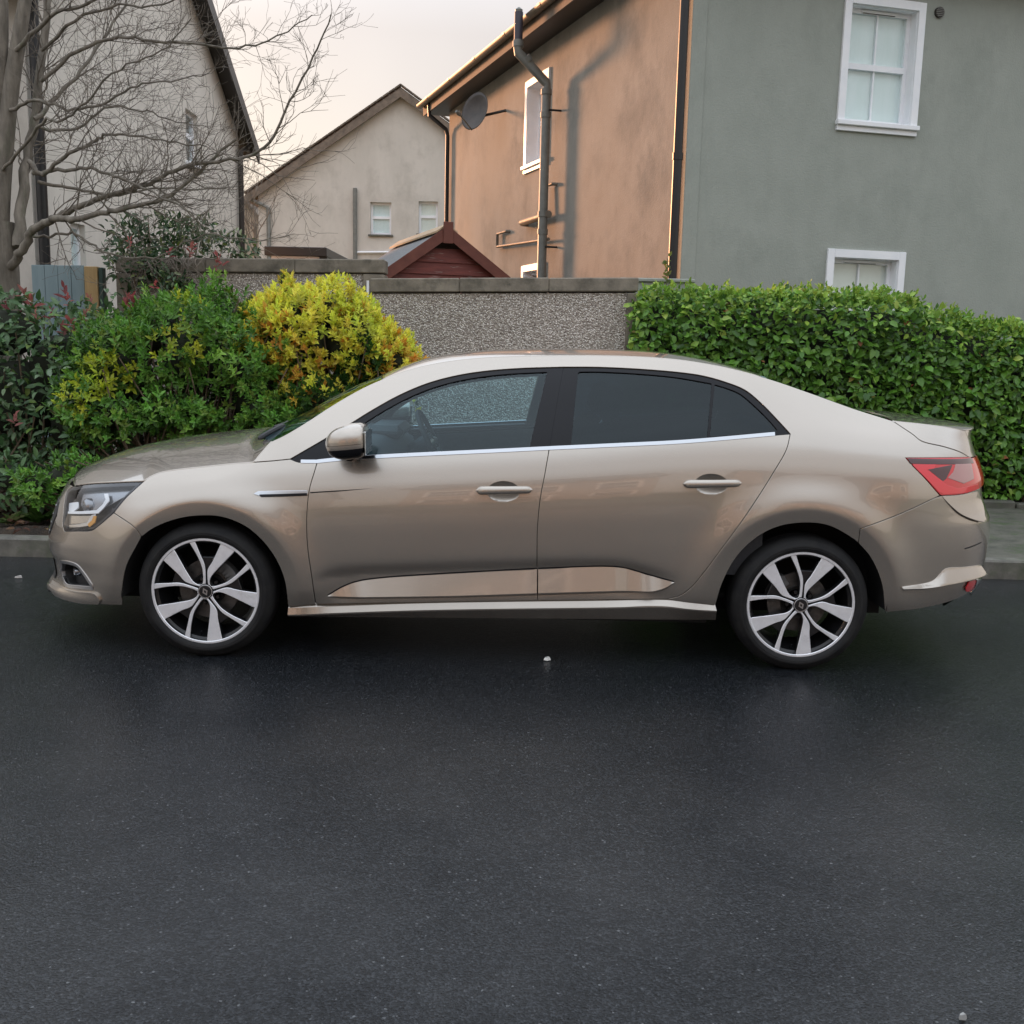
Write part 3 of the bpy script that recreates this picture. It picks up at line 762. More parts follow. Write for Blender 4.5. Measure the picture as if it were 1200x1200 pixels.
# --- red shed behind the wall, aligned with the grey house
YS = 11.6
sr = at(522, 270, YS)
FS = Frame((sr[0], YS), (c20, s20), (s20, -c20))
shed = thing('garden_shed', 'red-brown timber shed roof peeking over the pebbledash wall', 'shed', (sr[0], YS, 0))
HALF = .95; ZR = sr[2]; SP = .70
LS = float(np.dot(on_plane(467, 285, np.array([sr[0], YS, 0]), FO.n) - FS.O, FO.a))
LS = min(max(LS, 1.5), 2.6)
zt = lambda u: ZR - .05 - abs(u) * SP
bw = .13
for k in range(18):                                     # lapped boards, each its own piece
    z0 = .12 + k * bw; z1 = z0 + bw + .02
    if z0 > ZR - .12: break
    def uw(z): return min(HALF - .04, max((ZR - .05 - z) / SP, .01))
    mb = MB(); mb.add([FS.p(-uw(z0), z0, .022), FS.p(uw(z0), z0, .022), FS.p(uw(min(z1, ZR - .06)), min(z1, ZR - .06), .004), FS.p(-uw(min(z1, ZR - .06)), min(z1, ZR - .06), .004),
                       FS.p(-uw(z0), z0, -.01), FS.p(uw(z0), z0, -.01), FS.p(uw(min(z1, ZR - .06)), min(z1, ZR - .06), -.01), FS.p(-uw(min(z1, ZR - .06)), min(z1, ZR - .06), -.01)],
                      [(0, 1, 2, 3), (4, 7, 6, 5), (0, 4, 5, 1), (1, 5, 6, 2), (2, 6, 7, 3), (3, 7, 4, 0)])
    mb.build('board', M_SHEDW, shed)
for sg in (-1, 1):
    mb = MB(); mb.box(FS.p(sg * (HALF - .05), .12, 0), -FS.n * LS, FS.a * sg * .02, (0, 0, ZR - .05 - HALF * SP - .12)); mb.build('side_wall', M_SHEDW, shed)
    mb = MB(); mb.prism([FS.p(0, ZR, .08), FS.p(sg * (HALF + .1), ZR - (HALF + .1) * SP, .08), FS.p(sg * (HALF + .1), ZR - (HALF + .1) * SP, -LS), FS.p(0, ZR, -LS)], (0, 0, .022)); mb.build('roof', M_FELT, shed)
    mb = MB(); mb.prism([FS.p(sg * .01, ZR + .035, .082), FS.p(sg * (HALF + .12), ZR + .035 - (HALF + .12) * SP, .082), FS.p(sg * (HALF + .12), ZR - .10 - (HALF + .12) * SP, .082), FS.p(sg * .01, ZR - .10, .082)], FS.n * .022); mb.build('bargeboard', M_SHEDB, shed)
    mb = MB(); mb.prism([FS.p(0, ZR + .048, .07), FS.p(sg * .12, ZR + .048 - .12 * SP, .07), FS.p(sg * .12, ZR + .048 - .12 * SP, -LS), FS.p(0, ZR + .048, -LS)], (0, 0, .02)); mb.build('ridge_board', M_RIDGE, shed)
mb = MB(); FS.box(mb, -.055, .055, ZR - .15, ZR + .08, .104, .124, .004); mb.build('finial', M_SHEDB, shed)
mb = MB(); mb.box(FS.p(-HALF, .12, -LS), FS.a * 2 * HALF, FS.n * .02, (0, 0, ZR - .05 - HALF * SP - .12)); mb.build('rear_wall', M_SHEDW, shed)

# --- boundary walls
YW = 9.35
def bwall(name, label, x0, x1, ztop0, ztop1, cope, endband, Y=YW, th=.22):
    """pebbledashed panel with a smooth coping band and smooth end bands"""
    t = thing(name, label, 'wall', ((x0 + x1) / 2, Y, 0))
    el, er = endband
    mb = MB(); zc0, zc1 = ztop0 - cope, ztop1 - cope
    f = lambda x: zc0 + (zc1 - zc0) * (x - x0) / (x1 - x0)
    mb.prism([(x0 + el, Y, 0), (x1 - er, Y, 0), (x1 - er, Y, f(x1 - er)), (x0 + el, Y, f(x0 + el))], (0, th, 0)); mb.build('pebbledash_panel', M_PEB, t)
    n = max(2, int((x1 - x0) / .62)); ft = lambda x: ztop0 + (ztop1 - ztop0) * (x - x0) / (x1 - x0)
    for i in range(n):
        a_, b_ = x0 + (x1 - x0) * i / n, x0 + (x1 - x0) * (i + 1) / n - .0015
        mb = MB(); dz_ = random.uniform(-.003, .003)
        mb.cbox((a_, Y - .028, f((a_ + b_) / 2) + .001), (b_ - a_, 0, (ftv := ft(b_) - ft(a_))), (0, th + .056, 0), (0, 0, cope + dz_), .009); mb.build('coping_stone', M_COPE, t)
    for (xa_, wd) in ((x0, el), (x1 - er, er)):
        if wd > 0:
            mb = MB(); mb.cbox((xa_ + .0015, Y - .022, 0), (wd - .003, 0, 0), (0, th + .04, 0), (0, 0, f(xa_ + wd / 2) - .002), .006); mb.build('end_band', M_COPE, t)
    return t
xr0, xr1 = at(434, 335, YW)[0], at(748, 335, YW)[0]
bwall('pebbledash_wall', 'grey pebbledash garden wall with flat coping behind the car roof', xr0, xr1, at(434, 327.5, YW)[2], at(748, 326.5, YW)[2], .125, (0, .10))
xl0, xl1 = at(121, 310, YW)[0], at(446, 310, YW)[0]
bwall('taller_pebbledash_wall', 'taller pebbledash wall behind the yellow shrub, partly overgrown', xl0, xl1 - .0, at(125, 303, YW + .3)[2], at(446, 305, YW + .3)[2], .125, (.11, .20), Y=YW + .3)
mb = MB(); px_ = at(434, 340, YW)[0]; mb.tube([(px_ - .02, YW - .02, .1), (px_ - .02, YW - .02, at(434, 329, YW)[2])], .012, 8)
tag(mb.build('conduit', M_PVCW, loc=(px_ - .02, YW - .02, .1)), 'thin white conduit rising where the two pebbledash walls meet', 'pipe')
# low rendered wall between the pebbledash wall and grey house
g0, g1 = at(751, 335, 9.8), at(811, 335, 9.8)
t = thing('rendered_wall', 'low grey-green rendered wall joining the pebbledash wall to the grey house', 'wall', (g0[0], 9.8, 0))
mb = MB(); mb.box((g0[0] - .2, 9.8, 0), (g1[0] - g0[0] + .2, 0, 0), (0, .2, 0), (0, 0, at(780, 331, 9.8)[2])); mb.build('wall_body', M_GREY, t)
mb = MB(); mb.cbox((g0[0] - .2, 9.775, at(780, 331, 9.8)[2] + .001), (g1[0] - g0[0] + .225, 0, 0), (0, .25, 0), (0, 0, .035), .008); mb.build('coping', M_GREY, t)

# --- painted fence panel by the tree
YFn = 9.75
f0, f1 = at(36, 310, YFn), at(98, 310, YFn)
fn = thing('garden_fence', 'blue-grey painted board fence panel beside the tree trunk', 'fence', (f0[0], YFn, 0))
nb = 4
for k in range(nb):
    wd = (f1[0] - f0[0]) / nb
    mb = MB(); mb.cbox((f0[0] + k * wd + .002, YFn + random.uniform(-.004, .004), .12), (wd - .004, 0, 0), (0, .018, 0), (0, 0, f0[2] - .12 + random.uniform(-.004, .004)), .003); mb.build('board', M_FENCE, fn)
for z in (.5, 1.6):
    mb = MB(); mb.box((f0[0], YFn + .024, z), (f1[0] - f0[0], 0, 0), (0, .04, 0), (0, 0, .07)); mb.build('rail', M_FENCE, fn)
p0, p1 = at(98.5, 312, YFn - .05), at(114, 312, YFn - .05)
mb = MB(); mb.cbox((p0[0], YFn - .06, .05), (p1[0] - p0[0], 0, 0), (0, .1, 0), (0, 0, p0[2] - .05), .006)
tag(mb.build('fence_post', M_POST, loc=(p0[0], YFn - .06, .05)), 'bare honey-coloured timber post at the end of the blue-grey fence', 'post')
p0, p1 = at(114.5, 312, YFn - .05), at(119.5, 312, YFn - .05)
mb = MB(); mb.cbox((p0[0] + .003, YFn - .05, .05), (p1[0] - p0[0], 0, 0), (0, .08, 0), (0, 0, p0[2] - .06), .004)
tag(mb.build('narrow_post', M_DGREEN, loc=(p0[0], YFn - .05, .05)), 'narrow dark green post between the timber post and wall', 'post')

# --- low edging stones under the hedge
ed = thing('hedge_edging', 'row of dark weathered edging stones at the foot of the hedge', 'edging', (3.5, 9.05, .1))
x = .9
while x < 7.5:
    w_ = random.uniform(.28, .42)
    mb = MB(); mb.cbox((x, 9.02 + random.uniform(-.01, .01), .05), (w_ - .012, 0, 0), (0, .11, 0), (0, 0, .12 + random.uniform(-.012, .012)), .015); mb.build('edging_stone', M_PAVE, ed)
    x += w_
# ================================================================== PLANTS
def leaf_mat(name, rough=.38, trans=.22, gloss=.5):
    m, n, l, b = new_mat(name)
    at_ = N(n, 'ShaderNodeAttribute', attribute_name='tint')
    tc = N(n, 'ShaderNodeTexCoord'); nz = N(n, 'ShaderNodeTexNoise', Scale=60.0, Detail=3); l.new(tc.outputs['Object'], nz.inputs['Vector'])
    mr = N(n, 'ShaderNodeMapRange'); mr.inputs['To Min'].default_value = .75; mr.inputs['To Max'].default_value = 1.2
    l.new(nz.outputs['Fac'], mr.inputs['Value'])
    sc = N(n, 'ShaderNodeVectorMath', operation='SCALE'); l.new(at_.outputs['Color'], sc.inputs[0]); l.new(mr.outputs[0], sc.inputs['Scale'])
    l.new(sc.outputs[0], b.inputs['Base Color'])
    b.inputs['Roughness'].default_value = rough; b.inputs['Specular IOR Level'].default_value = gloss
    tl = N(n, 'ShaderNodeBsdfTranslucent'); l.new(sc.outputs[0], tl.inputs['Color'])
    mx = N(n, 'ShaderNodeMixShader'); mx.inputs[0].default_value = trans
    l.new(b.outputs[0], mx.inputs[1]); l.new(tl.outputs[0], mx.inputs[2]); l.new(mx.outputs[0], n['Material Output'].inputs['Surface'])
    return m
M_LEAF = leaf_mat('leaf_surface', .45, .45, .3)
M_LEAFG = leaf_mat('glossy_leaf_surface', .36, .2, .38)
M_BARK = noisy('grey_brown_bark', (.115, .10, .08), (.24, .21, .17), 6, 8, (.8, 1), bump=.6, bscale=30, bdist=.01, stretch=(3, 3, .6), c3=(.09, .10, .06), scale3=4, lo3=.55, hi3=.75)
M_TWIG = noisy('twig_bark', (.13, .11, .088), (.22, .185, .15), 9, 5, (.8, 1))
M_STEM = noisy('shrub_stem', (.10, .07, .045), (.20, .15, .10), 9, 5, (.8, 1))
M_CORE = simple('shaded_twig_mass', (.020, .024, .013), .95)  # flat dark colour carries the shade deep inside hedge and shrubs

def unit(v): return v / np.maximum(np.linalg.norm(v, axis=-1, keepdims=True), 1e-9)
TL = np.array([(0, 0, 0), (.28, -.42, .10), (.28, 0, -.02), (.28, .42, .10), (.66, -.40, .06), (.66, 0, -.06), (.66, .40, .06), (1, 0, -.16)], float)
TF = [(0, 2, 1), (0, 3, 2), (1, 2, 5, 4), (2, 3, 6, 5), (4, 5, 7), (5, 6, 7)]
def leaf_mesh(name, P, A, Nn, L, W, col, mat, parent, kind='stuff'):
    """P base, A axis, Nn rough normal, L length, W width, col (n,3)"""
    n = len(P)
    A = unit(A); S = unit(np.cross(Nn, A)); U = np.cross(A, S)
    curl = rng.uniform(.4, 1.5, (n, 1, 1))
    V = (P[:, None] + TL[None, :, 0, None] * L[:, None, None] * A[:, None] + TL[None, :, 1, None] * W[:, None, None] * S[:, None]
         + TL[None, :, 2, None] * curl * L[:, None, None] * U[:, None])
    V = V.reshape(-1, 3) - root_loc(parent)
    me = bpy.data.meshes.new(name)
    nv = len(TL)
    tri = np.array([f for f in TF if len(f) == 3]); qd = np.array([f for f in TF if len(f) == 4])
    off = (np.arange(n) * nv)[:, None, None]
    T = (tri[None] + off).reshape(-1, 3); Q = (qd[None] + off).reshape(-1, 4)
    loops = np.concatenate([T.ravel(), Q.ravel()]).astype(np.int32)
    ls = np.concatenate([np.arange(len(T)) * 3, len(T) * 3 + np.arange(len(Q)) * 4]).astype(np.int32)
    me.vertices.add(len(V)); me.vertices.foreach_set('co', V.ravel())
    me.loops.add(len(loops)); me.loops.foreach_set('vertex_index', loops)
    me.polygons.add(len(ls)); me.polygons.foreach_set('loop_start', ls)
    me.polygons.foreach_set('use_smooth', np.ones(len(ls), dtype=bool))
    me.update(calc_edges=True)
    ca = me.attributes.new('tint', 'FLOAT_COLOR', 'POINT')
    cc = np.ones((n, nv, 4)); cc[:, :, :3] = col[:, None, :]
    ca.data.foreach_set('color', cc.ravel().astype(np.float32))
    me.materials.append(mat)
    o = bpy.data.objects.new(name, me); COL.objects.link(o); o.parent = parent
    if kind: o['kind'] = kind
    return o
def leaf_parts(count, P, A, Nn, L, W, col, mat, parent, name='leaf'):
    """nearest, largest leaves as objects of their own; meshes shared between alike leaves"""
    base = root_loc(parent); cache = {}
    for i in range(count):
        key = tuple(np.round(col[i] * 14).astype(int))
        if key not in cache:
            o = leaf_mesh(name, np.zeros((1, 3)) + base, np.array([[1.0, 0, 0]]), np.array([[0, 0, 1.0]]), np.ones(1), np.ones(1) * .55, col[i:i + 1], mat, parent, None)
            cache[key] = o
        else:
            o = cache[key].copy(); COL.objects.link(o); o.parent = parent
        a = A[i] / np.linalg.norm(A[i]); s = np.cross(Nn[i], a); s /= np.linalg.norm(s); u = np.cross(a, s)
        M = Matrix(((a[0], s[0], u[0]), (a[1], s[1], u[1]), (a[2], s[2], u[2])))
        o.rotation_euler = M.to_euler(); o.scale = (L[i], L[i], L[i]); o.location = tuple(P[i] - base)
def pick(pal, wts, n, jit=.18):
    pal = np.array(pal, float); i = rng.choice(len(pal), n, p=np.array(wts) / np.sum(wts))
    return np.clip(pal[i] * rng.uniform(1 - jit, 1 + jit, (n, 1)) * rng.uniform(.93, 1.07, (n, 3)), 0, 1)
def fbm(P, f, seed=0):
    """cheap smooth noise from sines"""
    r = np.random.default_rng(seed); out = np.zeros(len(P))
    for k in range(6):
        d = r.normal(size=3); d /= np.linalg.norm(d); out += np.sin(P @ d * f * (1.0 + .45 * k) + r.uniform(0, 6.28)) / (1 + .5 * k)
    return out / 2.6

def rosettes(tips, dirs, per, L0, colf, jit=.5):
    """whorls of leaves on shoot tips"""
    Ps, As, Ns, Ls, Cs = [], [], [], [], []
    n = len(tips); dirs = unit(dirs + rng.normal(0, .28, (n, 3)))
    ref = unit(np.cross(dirs, rng.normal(size=(n, 3)))); oth = np.cross(dirs, ref)
    sz = rng.uniform(.75, 1.25, n); tc = colf(tips)
    for k in range(per):
        t = k / (per - 1); a = k * 2.4 + rng.uniform(0, .4, n)
        radl = ref * np.cos(a)[:, None] + oth * np.sin(a)[:, None]
        open_ = .95 - .75 * t
        A = radl * open_ + dirs * (.35 + .75 * t)
        Ps.append(tips + dirs * ((t - .8) * .085 * sz)[:, None] + rng.normal(0, .004, (n, 3)))
        As.append(A); Ns.append(dirs * .9 - radl * .3 + rng.normal(0, .15, (n, 3)))
        Ls.append(L0 * sz * (1.0 - .35 * t) * rng.uniform(.8, 1.15, n)); Cs.append(tc * rng.uniform(.8, 1.2, (n, 1)) * (.85 + .25 * t))
    return np.vstack(Ps), np.vstack(As), np.vstack(Ns), np.concatenate(Ls), np.clip(np.vstack(Cs), 0, 1)
# ---- clipped green hedge on the right
hx0 = at(742, 400, 9.2)[0]
hedge = thing('hedge', 'clipped broad-leaved green hedge in front of the grey-green house', 'hedge', (hx0 + 2.6, 9.5, .1))
htop = pch([at(738, 352, 9.3)[0], at(760, 346, 9.3)[0], at(850, 344, 9.3)[0], at(1000, 347, 9.3)[0], at(1060, 352, 9.3)[0], at(1100, 368, 9.3)[0], at(1200, 383, 9.3)[0], 8.2],
           [at(738, 365, 9.3)[2], at(760, 346, 9.3)[2], at(850, 344, 9.3)[2], at(1000, 347, 9.3)[2], at(1060, 352, 9.3)[2], at(1100, 368, 9.3)[2], at(1200, 383, 9.3)[2], at(1200, 383, 9.3)[2] - .05])
HX1 = 7.4
GRN = [(.075, .18, .022), (.105, .24, .03), (.145, .30, .042), (.05, .12, .02), (.22, .37, .06)]
def hedge_leaves(n):
    x = rng.uniform(hx0, HX1, n); zt_ = htop(x)
    z = .2 + (zt_ - .2) * rng.uniform(0, 1, n) ** .9
    P0 = np.stack([x, np.full(n, 9.15), z], 1)
    y = 9.13 + .06 * fbm(P0, 7, 1) + .05 * fbm(P0, 19, 2) + np.abs(rng.normal(0, .06, n)) + .18 * np.clip((z - zt_ + .15) / .15, 0, 1) ** 2
    return np.stack([x, y, z], 1)
n1 = 17000; P = hedge_leaves(n1)
top = np.stack([rng.uniform(hx0, HX1, 5200), rng.uniform(9.18, 9.95, 5200), np.zeros(5200)], 1)
top[:, 2] = htop(top[:, 0]) - .02 + .045 * fbm(top, 6, 5) + .05 * fbm(top, 15, 6) + rng.uniform(-.09, .05, 5200)
end = np.stack([hx0 + np.abs(rng.normal(0, .06, 900)) - .04, rng.uniform(9.1, 9.9, 900), rng.uniform(.2, 1.85, 900)], 1)
P = np.vstack([P, top, end]); n = len(P)
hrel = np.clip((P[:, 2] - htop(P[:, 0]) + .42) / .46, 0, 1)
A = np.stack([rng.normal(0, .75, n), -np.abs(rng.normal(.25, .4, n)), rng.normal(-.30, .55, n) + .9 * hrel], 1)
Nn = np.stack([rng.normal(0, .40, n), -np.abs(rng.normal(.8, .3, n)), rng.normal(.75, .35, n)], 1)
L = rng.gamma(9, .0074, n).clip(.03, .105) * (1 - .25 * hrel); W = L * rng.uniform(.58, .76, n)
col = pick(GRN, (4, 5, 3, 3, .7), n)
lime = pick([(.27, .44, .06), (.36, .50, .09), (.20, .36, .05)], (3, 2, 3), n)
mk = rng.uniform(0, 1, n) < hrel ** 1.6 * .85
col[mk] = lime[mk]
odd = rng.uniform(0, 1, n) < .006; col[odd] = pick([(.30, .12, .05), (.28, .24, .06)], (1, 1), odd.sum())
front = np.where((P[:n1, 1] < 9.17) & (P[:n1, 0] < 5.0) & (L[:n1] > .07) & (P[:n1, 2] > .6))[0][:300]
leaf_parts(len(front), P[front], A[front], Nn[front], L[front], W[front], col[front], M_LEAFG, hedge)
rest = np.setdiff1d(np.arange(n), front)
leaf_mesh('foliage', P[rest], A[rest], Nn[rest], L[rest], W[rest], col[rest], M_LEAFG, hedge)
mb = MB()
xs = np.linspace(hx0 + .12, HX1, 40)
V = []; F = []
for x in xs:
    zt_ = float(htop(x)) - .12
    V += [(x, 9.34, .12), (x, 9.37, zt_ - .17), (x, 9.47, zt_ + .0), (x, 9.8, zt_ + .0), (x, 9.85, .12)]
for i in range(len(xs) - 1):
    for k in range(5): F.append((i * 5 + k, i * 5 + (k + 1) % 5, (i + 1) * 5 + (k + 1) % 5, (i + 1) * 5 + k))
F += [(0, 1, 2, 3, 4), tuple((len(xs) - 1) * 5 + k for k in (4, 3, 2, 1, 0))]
mesh_obj('twig_shade_core', V, F, M_CORE, hedge)  # dark solid filling the hedge, interior shade painted by its colour
ns = 330; tp = np.stack([rng.uniform(hx0, HX1, ns), rng.uniform(9.15, 9.6, ns), np.zeros(ns)], 1); tp[:, 2] = htop(tp[:, 0]) + .045 * fbm(tp, 6, 5) + rng.uniform(.0, .075, ns)
a_, b_, c_, d_, e_ = rosettes(tp, np.tile((.05, -.25, 1.0), (ns, 1)), 7, .062, lambda t: pick([(.27, .44, .06), (.36, .50, .09), (.18, .34, .05)], (3, 2, 3), len(t)))
leaf_mesh('young_shoots', a_, b_, c_, d_, d_ * .5, e_, M_LEAF, hedge)
mb = MB()
for i in range(70):
    x = rng.uniform(hx0 + .1, 7); y = rng.uniform(9.2, 9.5)
    mb.tube([(x, y, .1), (x + rng.normal(0, .05), y + rng.normal(0, .03), .3), (x + rng.normal(0, .12), y - rng.uniform(0, .1), .55)], [.014, .011, .007], 5)
mb.build('stems', M_STEM, hedge, kind='stuff')

# ---- shrubs in the bed on the left
def inside(P, ell):
    q = np.full(len(P), 9.0)
    for c, r in ell: q = np.minimum(q, (((P - c) / r) ** 2).sum(1))
    return q
def ell_surface(ell, n, lo=.82, hi=1.05, noise=.10, seed=3):
    """points near the surface of a union of ellipsoids, with outward normals"""
    vol = np.array([r[0] * r[1] + r[1] * r[2] + r[0] * r[2] for c, r in ell]); k = rng.choice(len(ell), n * 3, p=vol / vol.sum())
    c = np.array([ell[i][0] for i in k]); r = np.array([ell[i][1] for i in k])
    d = unit(rng.normal(size=(n * 3, 3)))
    s = rng.uniform(lo, hi, (n * 3, 1))
    P = c + d * r * s
    P = P + unit(d / r) * (noise * fbm(P, 6, seed) + .6 * noise * fbm(P, 15, seed + 1))[:, None]
    keep = np.ones(len(P), bool)
    for i, (c2, r2) in enumerate(ell):
        keep &= (k == i) | ((((P - c2) / r2) ** 2).sum(1) > .72)
    P, Nn = P[keep][:n], unit(d / r)[keep][:n]
    return P, Nn
def E(px, py, Y, rx, ry, rz): return (at(px, py, Y), np.array([rx, ry, rz]))
def stems_to(ell, base, n, parent, r=.012, mat=None, name='stems'):
    mb = MB()
    P, Nn = ell_surface(ell, n, .55, .92)
    for p in P:
        b = np.array(base) + rng.normal(0, 1, 3) * (.25, .15, 0)
        mid = b * .5 + p * .5 + rng.normal(0, .05, 3) - np.array([0, 0, .05])
        pts = catmull([b, mid, p], 4); mb.tube(pts, np.linspace(r, r * .4, len(pts)), 5, cap=False)
    return mb.build(name, mat or M_STEM, parent, kind='stuff')

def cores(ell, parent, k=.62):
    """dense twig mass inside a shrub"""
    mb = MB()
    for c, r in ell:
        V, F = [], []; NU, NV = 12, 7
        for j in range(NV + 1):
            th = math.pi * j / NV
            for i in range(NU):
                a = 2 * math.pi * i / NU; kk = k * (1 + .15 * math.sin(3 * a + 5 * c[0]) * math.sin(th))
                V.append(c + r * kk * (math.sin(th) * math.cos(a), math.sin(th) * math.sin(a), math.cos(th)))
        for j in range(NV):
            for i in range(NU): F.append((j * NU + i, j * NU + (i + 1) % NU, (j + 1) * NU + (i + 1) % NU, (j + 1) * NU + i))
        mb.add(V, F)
    mb.build('twig_shade_core', M_CORE, parent, smooth=True, kind='stuff')
# dark photinia with red young leaves, far left
phE = [E(20, 470, 7.9, .55, .45, .62), E(75, 430, 8.1, .55, .5, .50), E(5, 390, 8.0, .5, .45, .35), E(100, 500, 7.8, .45, .4, .5), E(130, 400, 8.4, .35, .4, .32), E(-60, 440, 7.9, .6, .5, .75), E(30, 560, 7.45, .5, .3, .22)]
ph = thing('photinia_shrub', 'dark green shrub with red young leaves at the far left', 'shrub', at(50, 600, 7.9) * (1, 1, 0) + (0, 0, .1))
P, Nn = ell_surface(phE, 5600, .55, 1.06, .12, 11); n = len(P)
A = unit(Nn * .6 + rng.normal(0, .6, (n, 3)) + (0, -.25, -.1)); NN = unit(Nn * .5 + rng.normal(0, .35, (n, 3)) + (0, -.35, .55))
L = rng.uniform(.055, .10, n)
col = pick([(.065, .13, .05), (.095, .175, .07), (.13, .215, .10), (.21, .29, .17), (.14, .22, .05)], (4, 4, 3, 1.2, 1), n)
near = np.argsort(P[:, 1] - 1.5 * L)[:170]; near = near[(P[near, 0] > -4.4)]
leaf_parts(len(near), P[near], A[near], NN[near], L[near], L[near] * .5, col[near], M_LEAFG, ph)
rest = np.setdiff1d(np.arange(n), near)
leaf_mesh('foliage', P[rest], A[rest], NN[rest], L[rest], L[rest] * .48, col[rest], M_LEAFG, ph)
red_px = [(75, 340, 8.1), (79, 350, 8.1), (60, 366, 7.9), (73, 384, 7.8), (82, 378, 7.8), (42, 372, 7.7), (36, 352, 8.0), (98, 372, 8.0), (150, 358, 8.5), (156, 352, 8.5), (18, 490, 7.4), (12, 362, 8.0), (105, 350, 8.3), (95, 395, 7.8), (28, 345, 8.1)]
tips = np.array([at(x, y, Y) for x, y, Y in red_px])
a_, b_, c_, d_, e_ = rosettes(tips, np.tile((0, -.35, 1.0), (len(tips), 1)), 6, .085, lambda t: pick([(.46, .13, .12), (.40, .16, .14), (.30, .08, .08)], (3, 2, 1.5), len(t)))
leaf_mesh('red_foliage', a_, b_, c_, d_, d_ * .42, e_, M_LEAF, ph)
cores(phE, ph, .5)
stems_to(phE, at(40, 600, 7.9) * (1, 1, 0) + (0, 0, .1), 110, ph)

# green euonymus in the middle, lime tips
euE = [E(150, 440, 7.9, .42, .45, .42), E(225, 420, 8.0, .48, .5, .46), E(290, 450, 8.0, .42, .45, .52), E(190, 395, 8.2, .45, .45, .30), E(255, 375, 8.3, .40, .4, .26), E(120, 480, 7.7, .35, .38, .30), E(320, 490, 7.9, .40, .4, .35), E(205, 480, 7.8, .55, .4, .22), E(85, 560, 7.2, .28, .25, .20), E(50, 565, 7.1, .22, .2, .16)]
eu = thing('green_euonymus', 'mid-green rounded shrub with lime tips behind the car bonnet', 'shrub', at(210, 560, 8.0) * (1, 1, 0) + (0, 0, .1))
LIME = np.array([at(105, 420, 7.5), at(118, 442, 7.5), at(135, 436, 7.5), at(205, 402, 7.6), at(228, 350, 7.9), at(92, 470, 7.4), at(218, 398, 7.6)])
def eu_col(t):
    c = pick([(.12, .28, .04), (.16, .35, .055), (.09, .21, .035), (.25, .42, .075)], (4, 4, 3, 1.5), len(t))
    d = np.min(np.linalg.norm(t[:, None] - LIME[None], axis=2), 1)
    lm = pick([(.50, .56, .05), (.36, .46, .05)], (1, 1), len(t))
    k = d < .13 + rng.normal(0, .03, len(t)); c[k] = lm[k]
    g = (rng.uniform(0, 1, len(t)) < .09); c[g] = pick([(.14, .22, .03)], (1,), g.sum())
    return c
P, Nn = ell_surface(euE, 3200, .72, 1.06, .12, 21)
a_, b_, c_, d_, e_ = rosettes(P, Nn * .7 + np.array((0, -.4, .55)), 10, .056, eu_col)
leaf_mesh('foliage', a_, b_, c_, d_, d_ * .46, e_, M_LEAFG, eu)
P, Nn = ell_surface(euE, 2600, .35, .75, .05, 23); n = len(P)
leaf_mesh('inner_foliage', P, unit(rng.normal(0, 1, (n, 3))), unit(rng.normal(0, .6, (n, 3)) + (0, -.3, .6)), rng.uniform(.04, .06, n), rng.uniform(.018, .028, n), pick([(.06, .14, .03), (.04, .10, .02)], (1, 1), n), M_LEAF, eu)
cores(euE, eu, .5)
stems_to(euE, at(215, 560, 8.05) * (1, 1, 0) + (0, 0, .1), 160, eu)
mb = MB()
for px, py, l_, sp in ((150, 530, .30, .5), (165, 528, .33, .4), (185, 522, .30, .35), (205, 520, .28, .3), (215, 520, .26, .3), (235, 515, .25, .35), (175, 525, .28, .6), (225, 517, .26, .4), (125, 540, .35, .7)):
    for k in range(4):
        b = at(px + rng.normal(0, 6), py + rng.normal(0, 4), 7.75); d = np.array([rng.normal(0, sp), -.2, 1.0]); d /= np.linalg.norm(d)
        mb.tube([b - d * .15, b + d * l_ * .3 + rng.normal(0, .008, 3), b + d * l_ * rng.uniform(.6, 1)], [.010, .008, .005], 6)
mb.tube(catmull([at(98, 517, 7.55), at(112, 528, 7.6), at(135, 543, 7.7)], 4), .009, 6)
mb.tube(catmull([at(118, 507, 7.6), at(130, 522, 7.65), at(136, 540, 7.7)], 4), .011, 6)
mb.tube(catmull([at(90, 530, 7.5), at(110, 546, 7.5), at(140, 556, 7.6)], 4), .008, 6)
mb.build('cut_stems', M_STEM, eu, kind='stuff')

